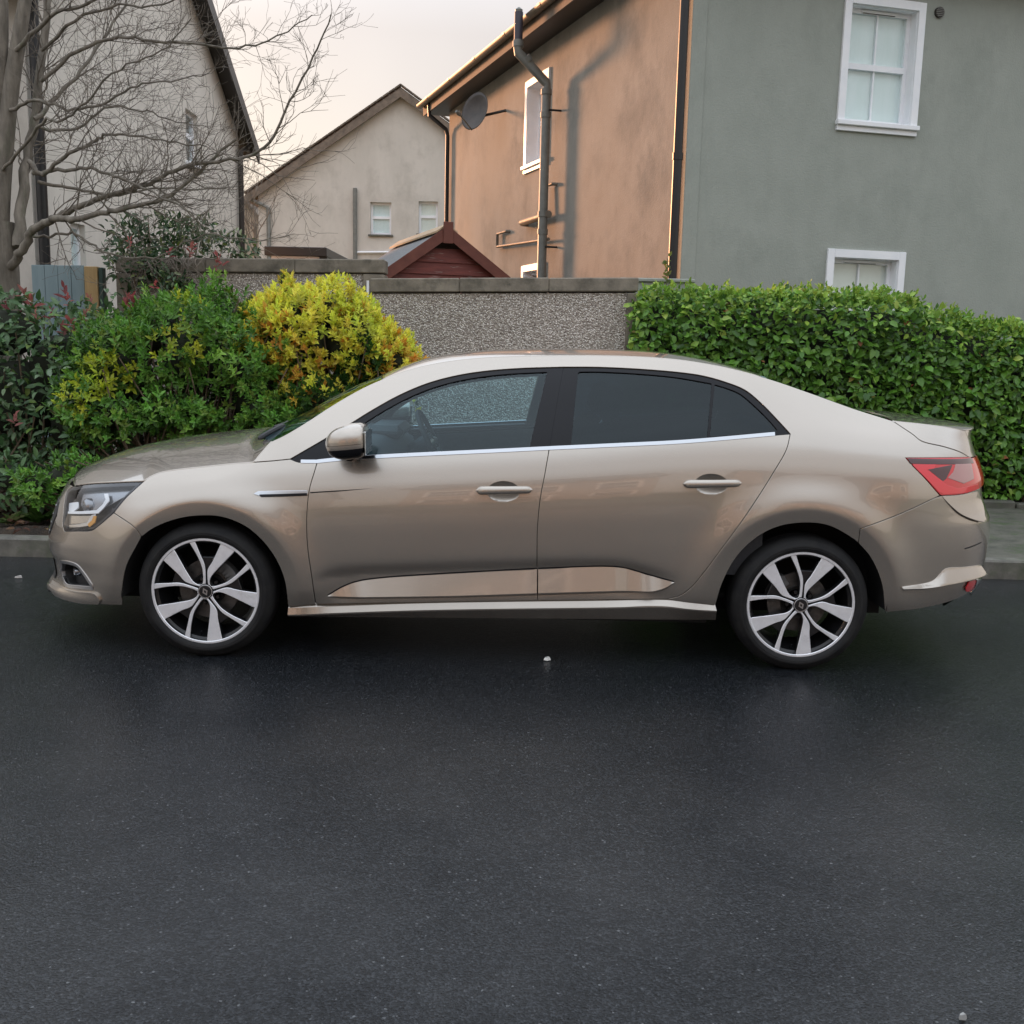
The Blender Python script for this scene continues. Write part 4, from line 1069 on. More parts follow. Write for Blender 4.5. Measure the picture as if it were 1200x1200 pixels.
# golden euonymus, right of the bed
goE = [E(350, 400, 8.2, .42, .42, .36), E(410, 405, 8.3, .42, .42, .34), E(330, 375, 8.35, .28, .3, .30), E(445, 425, 8.25, .30, .35, .26), E(370, 470, 8.1, .45, .4, .30), E(430, 470, 8.2, .35, .4, .24), E(375, 365, 8.4, .35, .3, .22), E(310, 420, 8.1, .22, .25, .25), E(335, 335, 8.45, .07, .08, .16), E(470, 425, 8.2, .16, .2, .13)]
go = thing('golden_euonymus', 'bright yellow and orange variegated shrub beside the windscreen', 'shrub', at(380, 540, 8.2) * (1, 1, 0) + (0, 0, .1))
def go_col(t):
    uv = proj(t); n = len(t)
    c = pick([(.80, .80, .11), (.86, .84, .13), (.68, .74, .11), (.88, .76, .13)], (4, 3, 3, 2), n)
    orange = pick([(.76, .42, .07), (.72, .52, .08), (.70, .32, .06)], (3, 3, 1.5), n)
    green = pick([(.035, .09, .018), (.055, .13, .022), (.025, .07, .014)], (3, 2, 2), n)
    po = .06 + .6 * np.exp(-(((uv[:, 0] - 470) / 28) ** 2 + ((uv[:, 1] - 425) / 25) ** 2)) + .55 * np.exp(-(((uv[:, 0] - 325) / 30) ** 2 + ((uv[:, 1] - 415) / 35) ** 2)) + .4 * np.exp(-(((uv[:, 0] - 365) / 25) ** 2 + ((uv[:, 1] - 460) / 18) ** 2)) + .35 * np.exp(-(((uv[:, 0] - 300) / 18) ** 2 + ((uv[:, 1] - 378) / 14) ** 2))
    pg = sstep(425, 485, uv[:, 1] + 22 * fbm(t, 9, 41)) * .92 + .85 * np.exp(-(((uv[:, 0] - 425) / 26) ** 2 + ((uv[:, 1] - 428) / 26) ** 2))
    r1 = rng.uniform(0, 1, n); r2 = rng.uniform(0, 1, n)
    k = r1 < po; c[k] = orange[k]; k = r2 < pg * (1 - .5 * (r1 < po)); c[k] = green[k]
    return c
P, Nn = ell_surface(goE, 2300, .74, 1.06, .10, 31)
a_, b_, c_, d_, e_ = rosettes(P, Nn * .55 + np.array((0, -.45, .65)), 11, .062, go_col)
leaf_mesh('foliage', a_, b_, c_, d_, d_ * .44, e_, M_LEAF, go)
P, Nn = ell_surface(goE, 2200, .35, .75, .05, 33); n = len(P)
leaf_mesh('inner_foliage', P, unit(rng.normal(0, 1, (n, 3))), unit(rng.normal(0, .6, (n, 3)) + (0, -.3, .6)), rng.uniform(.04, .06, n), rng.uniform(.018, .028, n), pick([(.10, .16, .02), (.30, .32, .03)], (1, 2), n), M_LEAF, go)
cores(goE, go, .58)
stems_to(goE, at(375, 540, 8.25) * (1, 1, 0) + (0, 0, .1), 130, go)

# overgrown shrub leaning over the taller wall
clE = [E(165, 285, 10.0, .30, .3, .30), E(205, 270, 10.1, .35, .3, .16), E(225, 295, 9.9, .40, .25, .22), E(175, 315, 9.6, .28, .2, .22), E(270, 297, 10.0, .30, .25, .13), E(150, 305, 9.7, .16, .2, .25), E(200, 330, 9.5, .22, .15, .14)]
cl = thing('wall_shrub', 'straggly evergreen shrub spilling over the top of the taller wall', 'shrub', at(200, 320, 9.95) * (1, 1, 0) + (0, 0, .1))
P, Nn = ell_surface(clE, 2300, .45, 1.12, .12, 51); n = len(P)
A = unit(Nn * .7 + rng.normal(0, .6, (n, 3)) + (0, -.1, -.1)); L = rng.uniform(.04, .085, n)
leaf_mesh('foliage', P, A, unit(rng.normal(0, .5, (n, 3)) + (0, -.4, .6)), L, L * .42, pick([(.03, .07, .025), (.048, .10, .038), (.08, .135, .055), (.22, .26, .13), (.14, .18, .04)], (4, 4, 2.5, .9, 1.2), n), M_LEAFG, cl)
tips = np.array([at(x, y, Y) for x, y, Y in ((199, 294, 9.55), (226, 286, 9.55), (224, 292, 9.5), (254, 308, 9.5), (256, 303, 9.5), (152, 284, 9.6), (183, 333, 9.3), (150, 350, 9.2))])
a_, b_, c_, d_, e_ = rosettes(tips, np.tile((.1, -.3, 1.0), (8, 1)), 6, .085, lambda t: pick([(.48, .13, .12), (.40, .14, .12)], (1, 1), len(t)))
leaf_mesh('red_foliage', a_, b_, c_, d_, d_ * .45, e_, M_LEAF, cl)
stems_to(clE, at(200, 400, 9.95) * (1, 1, 0) + (0, 0, .1), 60, cl, .01)
mb = MB()
for k in range(45):                           # bare stems hanging over the wall face
    x = rng.uniform(150, 240); p0 = at(x, 302, 9.6); p1 = at(x + rng.normal(8, 12), rng.uniform(318, 345), 9.55)
    mb.tube(catmull([p0, (p0 + p1) / 2 + (rng.normal(0, .04), -.06, .03), p1], 4), np.linspace(.006, .003, 9), 4, cap=False)
mb.build('hanging_stems', M_TWIG, cl, kind='stuff')

# sprig beside the downpipe
sg = thing('wall_sprig', 'small yellow-green sprig growing by the corner downpipe', 'plant', at(780, 345, 9.7))
base = at(778, 345, 9.7); tipz = at(782, 302, 9.7)
mb = MB(); mb.tube(catmull([base, (base + tipz) / 2 + (.02, 0, 0), tipz], 5), np.linspace(.006, .003, 11), 5); mb.build('stem', M_STEM, sg)
n = 16; t_ = np.linspace(.15, 1, n)[:, None]; P = base * (1 - t_) + tipz * t_
P = P + rng.normal(0, .012, P.shape); lp = unit(np.stack([np.where(np.arange(n) % 2, 1, -1) * rng.uniform(.3, 1.0, n), rng.normal(-.4, .4, n), rng.normal(.3, .5, n)], 1))
leaf_parts(n, P, lp, unit(rng.normal(0, .4, (n, 3)) + (0, -.7, .6)), rng.uniform(.04, .08, n), np.ones(n), pick([(.24, .28, .06), (.16, .22, .05), (.10, .15, .04)], (1, 1, 1), n), M_LEAF, sg)

# weeds and litter at the kerb on the left
def weed(name, label, px, py, nleaf, L0, colr, spread=.9, group=None):
    b = atz(px, py, .12)
    t = thing(name, label, 'plant', b, group)
    A = unit(np.stack([rng.normal(0, spread, nleaf), rng.normal(-.2, spread * .7, nleaf), np.abs(rng.normal(.9, .3, nleaf))], 1))
    leaf_parts(nleaf, np.tile(b, (nleaf, 1)) + rng.normal(0, .015, (nleaf, 3)) * (1, 1, 0), A, unit(np.stack([-A[:, 0] * .6, -A[:, 1] * .6 - .2, np.ones(nleaf)], 1)), L0 * rng.uniform(.7, 1.2, nleaf), np.ones(nleaf), pick(colr, np.ones(len(colr)), nleaf), M_LEAF, t)
    return t
weed('dock_plant', 'leafy green weed with broad upright leaves by the front bumper', 45, 612, 14, .17, [(.07, .15, .03), (.10, .19, .045)])
weed('kerb_weed', 'low green weed on the kerb edge at the left border', 12, 614, 16, .12, [(.07, .13, .03), (.12, .17, .05), (.16, .16, .07)], 1.2)
weed('pale_weed', 'small pale-leaved weed close to the headlamp', 62, 590, 9, .11, [(.14, .22, .10), (.20, .27, .14)], 1.0)
n = 900
P = np.stack([rng.uniform(-6, .4, n), rng.uniform(6.75, 8.3, n), .135 + rng.uniform(0, .03, n)], 1)
lit = leaf_mesh('leaf_litter', P, unit(np.stack([rng.normal(0, 1, n), rng.normal(0, 1, n), rng.normal(0, .25, n)], 1)), unit(np.stack([rng.normal(0, .35, n), rng.normal(-.2, .35, n), np.ones(n)], 1)), rng.uniform(.035, .09, n), rng.uniform(.02, .045, n),
                pick([(.16, .085, .045), (.10, .05, .03), (.22, .13, .07), (.07, .03, .02), (.26, .11, .06)], (3, 3, 2, 2, 1), n), M_LEAF, bpy.data.objects['planting_bed'])

# ---- bare tree on the left
tree = thing('bare_tree', 'leafless grey-barked tree with spreading branches at the left edge', 'tree', at(0, 600, 8.9) * (1, 1, 0) + (0, 0, .1))
YT_ = 8.9
def L3(pts, Y0=YT_, dY=0.0):
    n = len(pts); return np.array([at(x, y, Y0 + dY * i / (n - 1)) for i, (x, y) in enumerate(pts)])
def tubeb(mb, pts, r0, r1, seg=10, per=6, wob=.0):
    q = catmull(pts, per); q = q + rng.normal(0, wob, q.shape); mb.tube(q, np.linspace(r0, r1, len(q)), seg); return q
TW = MB()
def grow(p, d, length, r, lev):
    """recursive twigs into the twig mesh"""
    ns = 4 if lev > 1 else 3
    pts = [p]; dd = d.copy(); segl = length / ns
    for i in range(ns):
        dd = unit((dd + rng.normal(0, .22, 3) + np.array([0, 0, .05]))[None])[0]
        pts.append(pts[-1] + dd * segl)
    pts = np.array(pts)
    TW.tube(pts, np.linspace(r, max(r * .35, .0012), len(pts)), 5 if r > .006 else 3, cap=False)
    if lev <= 0: return
    for k in range(rng.integers(2, 5)):
        t = rng.uniform(.2, 1.0); i = min(int(t * ns), ns - 1); q = pts[i] * (1 - (t * ns - i)) + pts[i + 1] * (t * ns - i)
        side = unit(np.cross(dd, rng.normal(size=3))[None])[0]
        nd = unit((dd * .75 + side * rng.uniform(.4, .9) + np.array([.08, 0, .08]))[None])[0]
        grow(q, nd, length * rng.uniform(.45, .72), r * .58, lev - 1)
trunk = MB()
tubeb(trunk, [np.array([*at(-6, 600, YT_)[:2], .05]), at(-4, 480, YT_), at(-3, 360, YT_), at(-4, 300, YT_), at(-6, 260, YT_)], .215, .155, 16)
tubeb(trunk, L3([(-2, 275), (2, 215), (12, 110), (24, 35), (34, -30)]), .085, .045, 12)
tubeb(trunk, L3([(-8, 280), (-10, 180), (-2, 90), (0, 0), (-4, -60)]), .09, .05, 12)
smooth_by_angle(trunk.build('trunk', M_BARK, tree), 60)
# flare where the trunk meets the soil
limbs = [
    ([(5, 318), (24, 297), (38, 272), (55, 260), (67, 255), (87, 257), (117, 250), (150, 243), (200, 229), (233, 200), (277, 163)], .062, .012, -.7),
    ([(62, 257), (93, 242), (117, 232), (150, 223), (175, 215), (213, 197), (267, 188), (312, 173), (333, 133), (367, 67), (388, 17)], .040, .006, -1.2),
    ([(22, 290), (26, 230), (31, 185), (42, 130), (50, 60), (60, -10)], .075, .04, .5),
    ([(34, 190), (50, 205), (75, 183), (107, 168), (125, 158), (150, 157), (200, 166), (243, 172)], .030, .006, -.6),
    ([(40, 204), (75, 199), (107, 198), (133, 207), (167, 220), (200, 236), (240, 258)], .026, .006, -1.0),
    ([(42, 140), (70, 110), (100, 77), (133, 27), (160, -20)], .030, .010, .6),
    ([(48, 95), (90, 60), (130, 45), (180, 48), (240, 52), (290, 55), (330, 40), (365, 18)], .026, .005, -.4),
    ([(14, 130), (40, 118), (80, 128), (120, 122), (160, 100), (200, 95), (245, 85)], .024, .005, -.8),
    ([(45, 213), (90, 222), (130, 228), (180, 221), (230, 222), (277, 219)], .022, .005, .4),
    ([(40, 277), (60, 276), (85, 273), (105, 285), (125, 296), (180, 302), (240, 275), (300, 282), (340, 275)], .018, .004, -.9),
    ([(20, 60), (60, 20), (100, 5), (150, -15)], .03, .012, -.5),
    ([(48, 150), (90, 150), (130, 125), (165, 130), (200, 140), (245, 150)], .020, .004, .2),
    ([(50, 60), (80, 30), (130, 8), (190, 5), (230, -15)], .022, .006, -.7),
    ([(3, 200), (30, 170), (55, 140), (75, 140), (100, 120), (140, 80), (190, 60), (225, 20)], .022, .005, -1.4),
]
for i, (pp, r0, r1, dY) in enumerate(limbs):
    mb = MB(); r0, r1 = r0 * .66, r1 * .75; q = tubeb(mb, L3(pp, YT_ - .05, dY), r0, r1, 8, 5, .007)
    smooth_by_angle(mb.build('limb', M_BARK, tree), 60)
    seglen = np.linalg.norm(np.diff(q, axis=0), axis=1); cum = np.r_[0, np.cumsum(seglen)]
    nb = int(cum[-1] / .095)
    for k in range(nb):
        s = cum[-1] * (.22 + .78 * (k + rng.uniform(0, 1)) / nb); j = min(np.searchsorted(cum, s), len(q) - 1)
        d = unit((q[j] - q[j - 1])[None])[0]
        side = unit(np.cross(d, rng.normal(size=3))[None])[0]
        nd = unit((d * .6 + side * rng.uniform(.5, 1.0) + np.array([.15, 0, .10]))[None])[0]
        rr = (r0 + (r1 - r0) * s / cum[-1]) * .38
        grow(q[j], nd, rng.uniform(.25, .66) * (1 - .55 * max(0, s / cum[-1] - .5) * 2), min(max(rr, .0024), .007), 2)
TW.build('twigs', M_TWIG, tree, smooth=True, kind='stuff')

# small bare tree far behind, between the houses
TW = MB(); bt = thing('distant_bare_tree', 'small distant leafless tree between the cream and beige houses', 'tree', at(296, 300, 24) * (1, 1, 0) + (0, 0, .1))
b0 = at(300, 330, 24); t0 = at(299, 262, 24)
mb = MB(); mb.tube([np.array([b0[0], 24, .1]), b0, t0], [.07, .06, .04], 8); mb.build('trunk', M_BARK, bt)
for k in range(9): grow(t0 - (0, 0, .1 * k), unit((np.array([rng.normal(0, .45), rng.normal(0, .3), 1.0]))[None])[0], rng.uniform(.8, 1.3), .014, 3)
TW.build('twigs', M_TWIG, bt, smooth=True, kind='stuff')
# ================================================================== CAR
CY = 5.41                                   # centre plane of the car
HF, HR = (-1.387, .312), (1.324, .312)      # hubs (x, z)
ARF, ARR = (-1.380, .297, .372), (1.312, .315, .385)     # arch circles
def paint_mat():
    m, n, l, b = new_mat('champagne_metallic_paint')
    tc = N(n, 'ShaderNodeTexCoord')
    fl = N(n, 'ShaderNodeTexNoise', Scale=900.0, Detail=1); l.new(tc.outputs['Object'], fl.inputs['Vector'])
    mr = N(n, 'ShaderNodeMapRange'); mr.inputs['To Min'].default_value = .86; mr.inputs['To Max'].default_value = 1.14
    l.new(fl.outputs['Fac'], mr.inputs['Value'])
    rgb = N(n, 'ShaderNodeRGB'); rgb.outputs[0].default_value = (.425, .378, .325, 1)
    sc = N(n, 'ShaderNodeVectorMath', operation='SCALE'); l.new(rgb.outputs[0], sc.inputs[0]); l.new(mr.outputs[0], sc.inputs['Scale'])
    # road film, heavier low down and irregular
    sp = N(n, 'ShaderNodeSeparateXYZ'); l.new(tc.outputs['Object'], sp.inputs[0])
    dn = N(n, 'ShaderNodeTexNoise', Scale=5.0, Detail=6, Roughness=.65); l.new(tc.outputs['Object'], dn.inputs['Vector'])
    zz = N(n, 'ShaderNodeMapRange'); zz.inputs['From Min'].default_value = .75; zz.inputs['From Max'].default_value = .2; l.new(sp.outputs['Z'], zz.inputs['Value'])
    dm = N(n, 'ShaderNodeMath', operation='MULTIPLY'); l.new(zz.outputs[0], dm.inputs[0]); l.new(dn.outputs['Fac'], dm.inputs[1])
    dd = N(n, 'ShaderNodeMath', operation='MULTIPLY'); l.new(dm.outputs[0], dd.inputs[0]); dd.inputs[1].default_value = .35
    mx = N(n, 'ShaderNodeMix', data_type='RGBA'); l.new(dd.outputs[0], mx.inputs[0]); l.new(sc.outputs[0], mx.inputs[6]); mx.inputs[7].default_value = (.20, .175, .145, 1)
    l.new(mx.outputs[2], b.inputs['Base Color'])
    b.inputs['Metallic'].default_value = .75; b.inputs['Roughness'].default_value = .27
    b.inputs['Coat Weight'].default_value = 1.0; b.inputs['Coat IOR'].default_value = 1.6
    cr_ = N(n, 'ShaderNodeMapRange'); cr_.inputs['To Min'].default_value = .03; cr_.inputs['To Max'].default_value = .22; l.new(dd.outputs[0], cr_.inputs['Value'])
    l.new(cr_.outputs[0], b.inputs['Coat Roughness'])
    return m
M_PAINT = paint_mat()
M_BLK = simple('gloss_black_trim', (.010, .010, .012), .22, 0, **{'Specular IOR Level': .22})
M_BPL = noisy('black_textured_plastic', (.014, .014, .015), (.024, .024, .025), 30, 4, (.5, .65))
M_CHR = simple('chrome', (.52, .53, .55), .16, 1.0)
M_SATIN = simple('satin_chrome', (.62, .62, .63), .28, 1.0)
M_GLS = glass_mat('tinted_glass', (.60, .77, .82), 1.54, refl=(.85, .97, 1.0))
M_PRIV = glass_mat('privacy_glass', (.09, .13, .16), 1.47, refl=(.85, .96, 1.0))
M_CLEAR = glass_mat('lamp_cover', (.93, .94, .95), 1.6)
M_TYRE = noisy('tyre_rubber', (.009, .009, .010), (.018, .0175, .017), 20, 5, (.6, .8), spec=.3, bump=.15, bscale=90, bdist=.002)
def alloy():
    m = noisy('machined_alloy', (.74, .74, .76), (.82, .82, .84), 25, 5, (.30, .42), metal=.35, c3=(.55, .54, .52), scale3=16, lo3=.56, hi3=.8)
    return m
M_ALLOY = alloy(); M_ALLOY.node_tree.nodes['Principled BSDF'].inputs['Coat Weight'].default_value = .5
M_RIMB = simple('rim_gloss_black', (.010, .010, .011), .28)
M_DISC = noisy('brake_disc_steel', (.07, .067, .064), (.13, .125, .12), 30, 5, (.35, .5), metal=.8)
M_IRON = noisy('dusty_brake_caliper', (.07, .067, .064), (.12, .115, .11), 14, 5, (.6, .8))
M_SEAT = noisy('charcoal_seat_fabric', (.03, .03, .033), (.05, .05, .054), 80, 4, (.85, .95))
M_DASH = noisy('dark_dash_plastic', (.035, .036, .04), (.05, .052, .056), 60, 3, (.5, .65))
M_HEAD = simple('grey_headlining', (.34, .34, .33), .95)
M_UNDER = simple('underbody_black', (.008, .008, .008), .9)
M_MIRR = simple('mirror_glass', (.75, .78, .8), .02, 1.0)
M_RED = simple('red_lamp_lens', (.62, .016, .024), .10, 0, **{'Coat Weight': 1.0, 'Coat Roughness': .02})
M_REDB = simple('bright_red_light_guide', (.75, .03, .045), .12, 0, **{'Coat Weight': 1.0, 'Coat Roughness': .02})
M_REDD = simple('smoked_red_lens', (.055, .010, .014), .10, 0, **{'Coat Weight': 1.0, 'Coat Roughness': .02})
M_SMOKE = simple('pale_reversing_lens', (.42, .22, .21), .12, .2, **{'Coat Weight': 1.0, 'Coat Roughness': .02})
M_LBOWL = simple('lamp_bowl', (.30, .31, .33), .22, .9)
M_LDARK = simple('lamp_dark_bezel', (.02, .02, .024), .25)
M_DRL = simple('clear_light_guide', (.82, .84, .86), .15)
M_AMBER = simple('amber_indicator', (.65, .30, .05), .2)

# ---- body surface: half-width over (x, z), wrapped round at nose and tail
W_T = pch([.10, .17, .215, .29, .36, .45, .58, .68, .76, .84, .90, .95, .985, 1.10, 1.60], [.70, .795, .838, .868, .883, .893, .9025, .906, .9035, .8935, .880, .866, .853, .807, .607])
ZB = pch([-2.4, -1.90, -1.67, -1.379, -1.16, -.876, .16, 1.10, 1.30, 1.55, 1.9, 2.4], [.70, .755, .80, .855, .885, .913, .998, 1.072, 1.072, 1.055, 1.03, .99])
XF = pch([.10, .17, .20, .235, .27, .31, .37, .43, .47, .52, .60, .68, .74, .80], [-2.20, -2.30, -2.36, -2.365, -2.335, -2.315, -2.32, -2.345, -2.345, -2.33, -2.305, -2.275, -2.245, -2.20])
XR = pch([.15, .25, .31, .345, .40, .47, .60, .68, .735, .80, .86, .93, 1.00, 1.06, 1.12, 1.3], [2.10, 2.24, 2.31, 2.335, 2.365, 2.375, 2.385, 2.375, 2.345, 2.325, 2.325, 2.305, 2.275, 2.265, 2.285, 2.20])
XA, XB = -1.60, 1.66
WG_T = pch([-.92, -.80, -.66, -.345, .085, .42, .51, .62, .78], [.36, .39, .405, .425, .447, .458, .452, .428, .395])    # wedge top z(x), set below
def flare(x, z):
    out = 0
    for cx, cz, r0 in (ARF, ARR):
        r = np.hypot(x - cx, z - cz); rc = r0 + .058
        fo = .022 * np.exp(-((np.maximum(r, rc - .05) - rc) / .11) ** 2); fi = .022 - .22 * (rc - r)
        hh = np.clip(.5 + .5 * (fo - fi) / .0012, 0, 1); f = fo * (1 - hh) + fi * hh - .0012 * hh * (1 - hh)
        w = sstep(.16, .34, z) * sstep(.30, .0, np.abs(r - rc)) * sstep(1.0, .8, z)
        out = out + np.where(r < r0 + .35, f * w, 0)
    return out
def hw(x, z):
    x, z = np.broadcast_arrays(np.asarray(x, float), np.asarray(z, float))
    b = ZB(x); w = W_T(z * .985 / b)
    d = z - b; q = .055; t = np.where(d < -q, 0, np.where(d > q, d, (d + q) ** 2 / (4 * q)))
    k = .55 * sstep(.95, 1.75, x) + .60 * sstep(-.95, -1.4, x)
    w = w - (k * t + .74 * t * t)
    w = w - .030 * (np.maximum(x - .2, 0) / 2) ** 2 - .035 * (np.maximum(-x - .5, 0) / 1.6) ** 2
    # door skin falls in towards the bright moulding, stays in behind it
    zt = WG_T(x); win = sstep(-.93, -.74, x) * sstep(.80, .58, x)
    w = w - win * .018 * np.where(z > zt, np.exp(-((z - zt) / .034) ** 2), sstep(zt - .16, zt - .06, z))
    return w + flare(x, z)
S1, S2, S3 = 1.15, 1.15 + (XB - XA), 1.15 + (XB - XA) + 1.12
def surf(s, z):
    """(s, z) -> x, half-width"""
    s, z = np.broadcast_arrays(np.asarray(s, float), np.asarray(z, float))
    thf = np.clip(s / S1, 0, 1) * math.pi / 2; thr = np.clip((s - S2) / (S3 - S2), 0, 1) * math.pi / 2
    xf, xr = XF(z), XR(z)
    X = np.where(s < S1, XA - (XA - xf) * np.cos(thf), np.where(s > S2, XB + (xr - XB) * np.sin(thr), XA + s - S1))
    m, m2, n_, n2 = 2.5, 2.5, 2.6, 2.9
    g = np.where(s < S1, np.maximum(1 - np.cos(thf) ** m, 0) ** (1 / m2), np.where(s > S2, np.maximum(1 - np.sin(thr) ** n_, 0) ** (1 / n2), 1))
    return X, hw(X, z) * g
def body(s, z, side=1, off=0.0):
    """world point and outward normal"""
    s = np.asarray(s, float); z = np.asarray(z, float); e = 1e-3
    def pt(a, b_):
        X, w = surf(a, b_); return np.stack([X, CY - side * w, b_ + 0 * X], -1)
    p = pt(s, z)
    sc_ = np.clip(s, .003, S3 - .003); du = pt(sc_ + e, z) - pt(sc_ - e, z); dv = pt(s, z + e) - pt(s, z - e)
    nn = np.cross(du, dv) * side; nn = nn / np.maximum(np.linalg.norm(nn, axis=-1, keepdims=True), 1e-12)
    return p + nn * np.asarray(off)[..., None] if np.ndim(off) else p + nn * off, nn
# inverse: photo pixel -> (s, z) on the near side
_gs, _gz = np.meshgrid(np.linspace(.02, S3 - .02, 460), np.linspace(.12, 1.44, 200), indexing='ij')
_gp, _gn = body(_gs, _gz)
_gu = proj(_gp); _vis = ((CC - _gp) * _gn).sum(-1) > 0
def _pp(s, z):
    X, w = surf(s, z); return proj(np.stack([X, CY - w, z + 0 * X], -1))
_GU, _GS, _GZ = _gu[_vis], _gs[_vis], _gz[_vis]
def px2sz(px):
    px = np.atleast_2d(np.asarray(px, float))
    i = np.array([np.argmin(((_GU - q) ** 2).sum(1)) for q in px])
    s, z = _GS[i].copy(), _GZ[i].copy(); live = np.ones(len(px), bool)
    for _ in range(14):
        f0 = _pp(s, z) - px
        fs = (_pp(s + 1e-4, z) - px - f0) / 1e-4; fz = (_pp(s, z + 1e-4) - px - f0) / 1e-4
        A11 = (fs * fs).sum(1) + 60; A22 = (fz * fz).sum(1) + 60; A12 = (fs * fz).sum(1); r1 = (fs * f0).sum(1); r2 = (fz * f0).sum(1)
        det = A11 * A22 - A12 ** 2
        ds = np.clip((A22 * r1 - A12 * r2) / det, -.03, .03); dz_ = np.clip((A11 * r2 - A12 * r1) / det, -.03, .03)
        s2, z2 = np.clip(s - ds, .002, S3 - .002), np.clip(z - dz_, .1, 1.46)
        live &= np.linalg.norm(_pp(s2, z2) - px, axis=1) <= np.linalg.norm(f0, axis=1)
        s = np.where(live, s2, s); z = np.where(live, z2, z)
    return np.stack([s, z], 1)
CV = {}
def curve(name, pts, per=7, sz=False):
    c = catmull(pts, per)
    CV[name] = c if sz else px2sz(c)
def chain(*names):
    out = []
    for nme in names:
        if isinstance(nme, str):
            c = CV[nme.lstrip('-')]; c = c[::-1] if nme.startswith('-') else c
        else: c = np.atleast_2d(np.asarray(nme, float))
        out.append(c)
    P = np.vstack(out)
    keep = [0]
    for i in range(1, len(P)):
        if np.linalg.norm(P[i] - P[keep[-1]]) > .0025: keep.append(i)
    P = P[keep]
    if np.linalg.norm(P[0] - P[-1]) < .0025: P = P[:-1]
    return P
def densify(P, d=.02):
    out = []
    for i in range(len(P)):
        a, b = P[i], P[(i + 1) % len(P)]; k = max(1, int(np.linalg.norm(b - a) / d))
        for j in range(k): out.append(a + (b - a) * j / k)
    return np.array(out)
def area2(P):
    x, y = P[:, 0], P[:, 1]; return (x * np.roll(y, -1) - np.roll(x, -1) * y).sum()
def inset(P, d):
    if area2(P) < 0: P = P[::-1]
    e = np.roll(P, -1, 0) - P; e /= np.maximum(np.linalg.norm(e, axis=1, keepdims=True), 1e-9)
    nrm = np.stack([-e[:, 1], e[:, 0]], 1); v = nrm + np.roll(nrm, 1, 0)
    l = np.maximum((v ** 2).sum(1, keepdims=True), .35); return P + 2 * v / l * d
def inpoly(Q, P):
    x, y = Q[:, 0], Q[:, 1]; r = np.zeros(len(Q), bool); j = len(P) - 1
    for i in range(len(P)):
        xi, yi, xj, yj = P[i, 0], P[i, 1], P[j, 0], P[j, 1]
        c = ((yi > y) != (yj > y)) & (x < (xj - xi) * (y - yi) / (yj - yi + 1e-15) + xi); r ^= c; j = i
    return r
def tri2d(P, holes=(), sp=.02, extra=None):
    """triangulated polygon with inner lattice points; returns verts, tris, list of boundary loops"""
    B = [P] + [h if area2(h) < 0 else h[::-1] for h in holes]
    allb = np.vstack(B)
    lo, hi = P.min(0), P.max(0)
    gx = np.arange(lo[0], hi[0], sp); gz = np.arange(lo[1], hi[1], sp * .87)
    G = np.array([(x + (sp / 2 if j % 2 else 0), z) for j, z in enumerate(gz) for x in gx])
    if extra is not None and len(G):
        dd = np.ones(len(G), bool)
        for cx, cz, r0 in (ARF, ARR):
            r = np.hypot(G[:, 0] - (cx - XA + S1), G[:, 1] - cz); dd &= (r < r0) | (r > r0 + .095)
        G = np.vstack([G[dd], extra])
    if len(G):
        k = inpoly(G, P)
        for h in holes: k &= ~inpoly(G, h)
        G = G[k]
    if len(G):
        keep = np.ones(len(G), bool)
        for i in range(0, len(G), 2000):
            dd = ((G[i:i + 2000, None] - allb[None]) ** 2).sum(2).min(1); keep[i:i + 2000] = dd > (sp * .3) ** 2
        G = G[keep]
    V = np.vstack([allb, G]) if len(G) else allb
    edges = []; loops = []; b = 0
    for L_ in B:
        idx = list(range(b, b + len(L_))); loops.append(idx); b += len(L_)
        edges += [(idx[i], idx[(i + 1) % len(idx)]) for i in range(len(idx))]
    r = delaunay_2d_cdt([Vector((float(x), float(y))) for x, y in V], edges, [], 0, 1e-7)
    ov = np.array([(v.x, v.y) for v in r[0]]); F = [f for f in r[2]]
    T = []
    for f in F:
        for i in range(1, len(f) - 1): T.append((f[0], f[i], f[i + 1]))
    T = np.array(T); c = ov[T].mean(1)
    k = inpoly(c, P)
    for h in holes: k &= ~inpoly(c, h)
    T = T[k]
    a = ov[T]; cr2 = (a[:, 1, 0] - a[:, 0, 0]) * (a[:, 2, 1] - a[:, 0, 1]) - (a[:, 2, 0] - a[:, 0, 0]) * (a[:, 1, 1] - a[:, 0, 1])
    T[cr2 < 0] = T[cr2 < 0][:, ::-1]; T = T[np.abs(cr2) > 1e-10]
    om = {}
    for new, olds in enumerate(r[3]):
        for o_ in olds: om[o_] = new
    return ov, T, [[om.get(i, i) for i in l_] for l_ in loops]
car = thing('parked_car', 'champagne metallic four-door saloon car parked along the kerb', 'car', (0, CY, 0))
